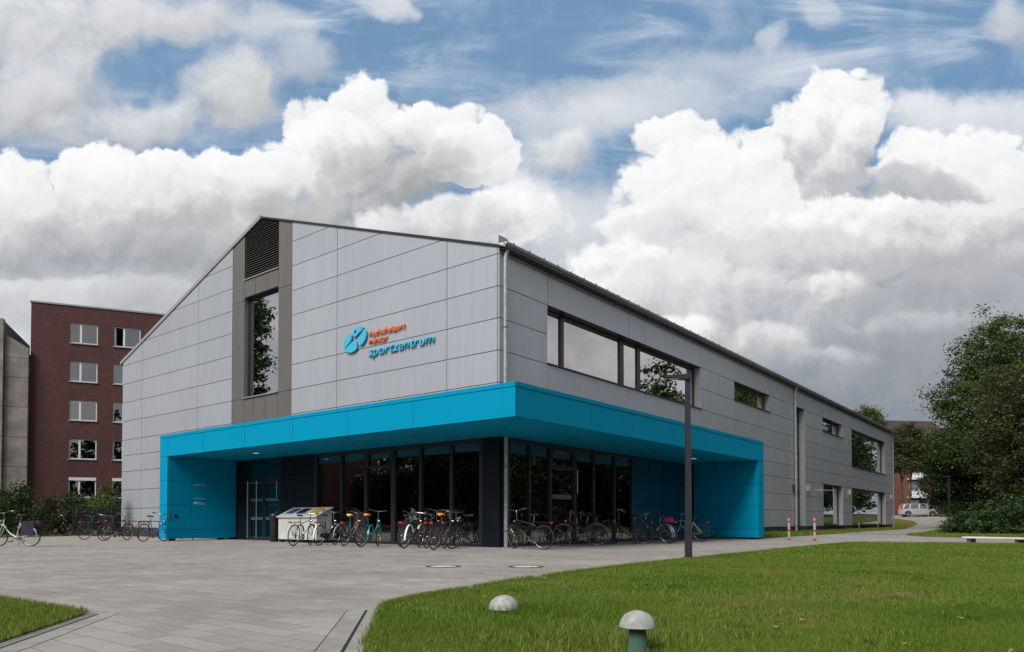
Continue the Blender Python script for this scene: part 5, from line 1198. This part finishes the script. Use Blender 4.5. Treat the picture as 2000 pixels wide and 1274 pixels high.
for ri, z in enumerate(rows):
    for ci_, (a0, a1) in enumerate(cols):
        z0 = z-1.58; mb = MB(); B = mb.box; f_ = .085; m_ = a0+(a1-a0)*.38
        B(a0, a1, .1, .18, z0, z0+f_); B(a0, a1, .1, .18, z-f_, z); B(a0, a0+f_, .1, .18, z0+f_, z-f_); B(a1-f_, a1, .1, .18, z0+f_, z-f_); B(m_-.07, m_+.07, .095, .175, z0+f_, z-f_)
        w = mb.build('window', M_uw, bb_)
        for (x0, x1) in ((a0+.06, m_-.05), (m_+.05, a1-.06)):
            if ri == 0 and ci_ == 1 and x0 < m_-.1: continue       # the open sash
            mb = MB(); mb.box(x0, x1, .135, .145, z0+.06, z-.06); mb.build('pane', M_hg, w)
        mb = MB(); mb.box(a0-.06, a1+.06, -.08, .1, z0-.06, z0-.0); mb.build('sill', M_alu, w)
        rnd = random.Random(ri*7+ci_)
        if (ri, ci_) in ((0, 1), (2, 0), (3, 0), (0, 0)) or rnd.random() < .3:
            mb = MB(); xa = m_ if (ri, ci_) != (0, 0) else a1-.5; n_ = 24; top_ = z-.05
            pts = [(xa+(a1-xa)*i/n_, .26+.025*math.sin(i*1.3)) for i in range(n_+1)]
            for i in range(n_): mb.poly([(*pts[i], z0+.05), (*pts[i+1], z0+.05), (*pts[i+1], top_), (*pts[i], top_)])
            mb.build('curtain', M_curt, w)
        if ri == 4:
            mb = MB(); mb.box(a0-.0, a1, .02, .16, z-.26, z-.0); mb.build('shutter_box', M_uw, w)
        if ri == 0 and ci_ == 1:
            mb = MB(); mb.box(0, .06, -.60, 0, z0+.1, z-.1, lambda x, y, q: (a0+.09+x, .15-y*.9, q)); mb.build('open_sash', M_uw, w)
M_pc = mat('weathered_concrete', (.24, .215, .19), .9, noise=(.9, .35, 9), bump=(5, .3))
cc_ = empty('concrete_stair_tower', (2.9, 47.9, 0), math.atan2(-.476, .88), label='weathered concrete building with sloping roofline at the left edge', cat='building')
zs_ = [0, 2.55, 4.8, 7.0, 9.25, 11.45, 12.9, 16.5]
topc = [lambda p: 13.7+(-.3-p[0])*.61-p[1]]
mb = panels([-1.77, -.28], zs_, [], lambda a, z, d=0: (a, -.45-d, z), .03, .3, 0, topc); mb.build('slope_wall', M_pc, cc_)
mb = panels([-12, -9, -6, -1.80], [0, 2.55, 4.8, 7.0, 9.25, 12.0, 15.7], [], lambda a, z, d=0: (a, -.75-d, z), .03, .5, 0); mb.build('tower_wall', M_pc, cc_)
mb = MB(); mb.box(-12, -.3, -.2, -.1, 0, 13.3); mb.box(-12, -1.85, -.26, 8, 13, 15.6); mb.box(-.5, -.3, -.2, 8, 0, 13.3); mb.build('core_wall', M_pc, cc_)

# orange brick house, far right
q = pos(1760, 112); hb_ = empty('orange_brick_house', (q.x, q.y, 1.4), AZ-math.pi/2+.12, label='orange brick house with steep dark tiled roof beyond the far corner', cat='building')
M_tile = mat('dark_roof_tile', (.052, .036, .034), .7, noise=(2, .2)); nt_ = M_tile.node_tree
tc_ = N(nt_, 'ShaderNodeTexCoord'); wv = N(nt_, 'ShaderNodeTexWave'); wv.bands_direction = 'Z'; wv.inputs['Scale'].default_value = 1.2; nt_.links.new(tc_.outputs['Object'], wv.inputs[0]); bp_ = N(nt_, 'ShaderNodeBump'); bp_.inputs['Strength'].default_value = .7; bp_.inputs['Distance'].default_value = .06; nt_.links.new(wv.outputs['Fac'], bp_.inputs['Height']); nt_.links.new(bp_.outputs[0], nt_.nodes['Principled BSDF'].inputs['Normal'])
wcol = [(-.6+2.0, 3.2), (5.6, 7.2), (-6.5, -5)]; wrow = [(1.2, 2.6), (3.9, 5.5), (6.6, 8.2), (9.2, 10.4)]
hh_ = [(a0, a1, z0, z1) for a0, a1 in wcol for z0, z1 in wrow]
panels(sorted({-10, 9.6} | {q for c in wcol for q in c}), sorted({-1.5, 11.2} | {q for c in wrow for q in c}), hh_, PB, 0, .3, 0).build('wall', M_obr, hb_)
mb = MB(); mb.box(-10, -9.7, .3, 12, -1.5, 11.2); mb.box(9.3, 9.6, .3, 12, -1.5, 11.2); mb.box(-9.6, 9.2, 1.4, 1.5, -1.4, 11.1); mb.build('side_wall', M_obr, hb_)
mb = MB()
for (x0, x1, zt_) in ((-10.5, -.4, 16.4), (-.4, 10, 15.9)):
    mb.prism([(-.6, 10.9), (6, zt_), (12.6, 10.9), (12.6, 10.7), (-.6, 10.7)], lambda q: (x0, q[0], q[1]), lambda q: (x1, q[0], q[1]))
rf = mb.build('roof', M_tile, hb_); mb = MB(); mb.box(3.5, 5.2, 1.6, 1.9, 13.0, 13.3); mb.build('skylight', M_blackp, rf)
for a0, a1 in wcol:
    for z0, z1 in wrow:
        mb = MB(); f_ = .13; B = mb.box; B(a0, a1, .08, .2, z0, z0+f_); B(a0, a1, .08, .2, z1-f_, z1); B(a0, a0+f_, .08, .2, z0+f_, z1-f_); B(a1-f_, a1, .08, .2, z0+f_, z1-f_); B((a0+a1)/2-.06, (a0+a1)/2+.06, .07, .19, z0+f_, z1-f_)
        w = mb.build('window', M_uw, hb_); mb = MB(); mb.box(a0+.1, a1-.1, .14, .15, z0+.1, z1-.1); mb.build('pane', M_hg, w)
for z0 in (2.75, 5.6):
    mb = MB(); mb.box(1.1, 3.6, -1.1, 0, z0+.15, z0+.35); bc = mb.build('balcony', M_white, hb_)
    mb = MB(); mb.box(1.1, 3.6, -1.12, -1.05, z0+.35, z0+1.2); mb.box(3.5, 3.6, -1.05, 0, z0+.35, z0+1.2); mb.build('parapet', M_white, bc)
# brick building left of the square that mirrors in the shopfront
mq = empty('brick_side_building', (-36, 56, 0), 0, label='plain brick building left of the square', cat='building')
panels([-4, -1.5, 0, 2.5, 4], [0, 1.2, 2.8, 4, 5.6, 12], [(-1.5, 0, 1.2, 2.8), (-1.5, 0, 4, 5.6), (2.5, 4, 20, 21)], lambda a, z, d=0: (a, -4-d, z), 0, .3, 0).build('wall', M_brick, mq)
mb = MB(); mb.box(-4, 4, -3.6, 8, 0, 12.1); mb.build('core_wall', M_brick, mq)

# ================================================================== VEHICLES
def car(loc, head, label, paint, kind):
    r = empty('parked_car', (loc[0], loc[1], terr(*loc)+.02), R(head), label=label, cat='car', group='cars parked beyond the path')
    # side outline of a people carrier, x forward
    low = [(-2.02, .30), (-2.08, .55), (-2.06, .95)]; belt = [(-2.02, .95), (-.4, .97), (.85, .98), (1.35, .92), (1.95, .74), (2.08, .55), (2.05, .30)]
    mb = MB(); W2_ = .86
    st = [(-2.08, .32, .95, .80), (-1.9, .22, .98, .86), (-1.0, .2, 1.0, .88), (0, .2, 1.0, .89), (.9, .2, 1.0, .88), (1.3, .2, .96, .87), (1.75, .22, .82, .83), (2.0, .28, .68, .74), (2.09, .36, .55, .62)]
    n = 12; k0 = 0
    for (x, z0, z1, w) in st:
        sec = [(-w*.9, z0), (w*.9, z0), (w, z0+.12), (w*1.01, (z0+z1)/2), (w*.97, z1-.05), (w*.88, z1), (-w*.88, z1), (-w*.97, z1-.05), (-w*1.01, (z0+z1)/2), (-w, z0+.12)]
        mb.v += [(x, y, z) for y, z in sec]
    n = 10
    for i in range(len(st)-1):
        for j in range(n): mb.f.append((i*n+j, i*n+(j+1) % n, (i+1)*n+(j+1) % n, (i+1)*n+j)); mb.mi.append(0)
    mb.f.append(tuple(range(n-1, -1, -1))); mb.f.append(tuple((len(st)-1)*n+j for j in range(n))); mb.mi += [0, 0]
    # cabin: pillars and roof
    cab = [(-2.0, .97), (-1.75, 1.52), (-1.4, 1.62), (-.2, 1.66), (.45, 1.58), (1.35, .95)]
    k = len(mb.v)
    for (x, z) in cab: 
        w = .84 if z < 1.1 else .66; mb.v += [(x, -w, z), (x, w, z)]
    for i in range(1, 4): mb.f.append((k+2*i, k+2*i+1, k+2*i+3, k+2*i+2)); mb.mi.append(0)
    def strut(x0, x1, xa, xb, y): 
        pass
    for s in (-1, 1):
        for (xb, xt, w_) in ((-1.98, -1.72, .10), (-1.15, -1.1, .05), (-.1, -.08, .05), (.95, .42, .06), (1.35, .45, .07)):
            zt = 1.60 if xt > -1.6 else 1.52; q_ = [(xb-w_, .97), (xb+w_, .97), (xt+w_, zt), (xt-w_, zt)]
            mb.prism(q_, lambda q: (q[0], s*(.845-(q[1]-.97)*.29), q[1]), lambda q: (q[0], s*(.82-(q[1]-.97)*.29), q[1]))
        mb.prism([(-1.8, 1.50), (.5, 1.53), (.42, 1.61), (-1.7, 1.60)], lambda q: (q[0], s*.69, q[1]), lambda q: (q[0], s*.62, q[1]))
    body = mb.build('body', paint, r, smooth=True)
    gm = glass_mat('car_glass', .25, (.06, .07, .07)) if 'car_glass' not in bpy.data.materials else bpy.data.materials['car_glass']
    for s in (-1, 1):
        mb = MB(); mb.prism([(-1.92, .98), (1.2, .98), (.42, 1.55), (-1.68, 1.52)], lambda q: (q[0], s*(.83-(q[1]-.97)*.29), q[1]), lambda q: (q[0], s*(.822-(q[1]-.97)*.29), q[1])); mb.build('side_window', gm, body)
    mb = MB(); mb.poly([(1.33, -.8, .97), (1.33, .8, .97), (.46, .64, 1.57), (.46, -.64, 1.57)]); mb.build('windscreen', gm, body)
    mb = MB(); mb.poly([(-2.02, -.8, .97), (-2.02, .8, .97), (-1.76, .64, 1.5), (-1.76, -.64, 1.5)]); mb.build('rear_window', gm, body)
    for x in (-1.38, 1.32):
        for s in (-1, 1):
            mb = MB(); mb.lathe([(.18, -.1), (.31, -.1), (.325, -.06), (.325, .06), (.31, .1), (.18, .1)], 24, (x, s*.79, .325), 'y'); w = mb.build('wheel', M_rub, r, smooth=True)
            mb = MB(); mb.lathe([(.001, s*.06), (.06, s*.105), (.17, s*.09), (.19, s*.1)], 20, (x, s*.79, .325), 'y')
            mb.build('rim', M_rimm, w)
            mb = MB(); mb.prism([(x+.385*math.cos(a), .325+.385*math.sin(a)) for a in np.linspace(0, math.pi, 14)], lambda q: (q[0], s*.885, q[1]), lambda q: (q[0], s*.6, q[1])); mb.build('wheel_arch', M_blackp, body)
    for s in (-1, 1):
        mb = MB(); mb.prism([(1.72, .62), (2.05, .58), (2.03, .70), (1.72, .80)], lambda q: (q[0], s*.70, q[1]), lambda q: (q[0], s*.845, q[1]-.01)); mb.build('headlight', M_chrome, body)
        mb = MB(); mb.box(-2.09, -1.98, s*.72 if s > 0 else -.84, .84 if s > 0 else -.72, .8, 1.35); mb.build('tail_light', M_red, body)
        mb = MB(); mb.box(.85, 1.05, s*.9 if s > 0 else -1.02, 1.02 if s > 0 else -.9, .98, 1.12); mb.build('wing_mirror', paint, body)
    mb = MB(); mb.box(2.06, 2.115, -.45, .45, .32, .5); mb.build('grille', M_blackp, body)
    mb = MB(); mb.box(2.115, 2.125, -.26, .26, .42, .52); mb.build('number_plate', M_white, body)
    return r
hd0 = math.degrees(AZ-math.pi/2)
car((85.0, 2.35), hd0-14, 'silver people carrier parked beyond the far corner of the hall', mat('silver_car_paint', (.50, .52, .54), .3, .5, coat=.5), 0)
car((88.3, .8), hd0-24, 'blue grey car half hidden behind the silver people carrier', mat('blue_grey_car_paint', (.07, .10, .15), .3, .5, coat=.5), 1)
q = pos(1813, 88); r = empty('path_lamp', (q.x, q.y, terr(q.x, q.y)), AZ-math.pi/2, label='small pale flat topped lamp on a thin pole above the parked cars', cat='lamp')
mb = MB(); mb.tube([(0, 0, 0), (0, 0, 2.55)], .04, 8); mb.build('pole', M_galv, r); mb = MB(); mb.box(-1.0, .12, -.1, .1, 2.5, 2.72); mb.build('lamp_head', mat('pale_lamp_head', (.6, .6, .58), .5), r)
# fallen leaves on the lawn
g_ = np.random.default_rng(5); x = g_.uniform(-13, 12, 500); y = g_.uniform(-16, -7.7, 500); k = inpoly(x, y, lp) & viewmask(x, y); x, y = x[k][:110], y[k][:110]; n = len(x)
a = g_.uniform(0, 6.28, n); s = .03; V = np.stack([np.stack([x+s*np.cos(a+j*1.57)*(1 if j % 2 else .55), y+s*np.sin(a+j*1.57)*(1 if j % 2 else .55), np.full(n, .072)+.01*np.sin(a*3+j)], 1) for j in range(4)], 1)
me = bpy.data.meshes.new('fallen_leaves'); me.from_pydata(V.reshape(-1, 3).tolist(), [], [(4*i, 4*i+1, 4*i+2, 4*i+3) for i in range(n)]); me.materials.append(mat('dry_leaf', (.28, .17, .06), .7)); o = bpy.data.objects.new('fallen_leaves', me); COL.objects.link(o); tag(o, kind='stuff')
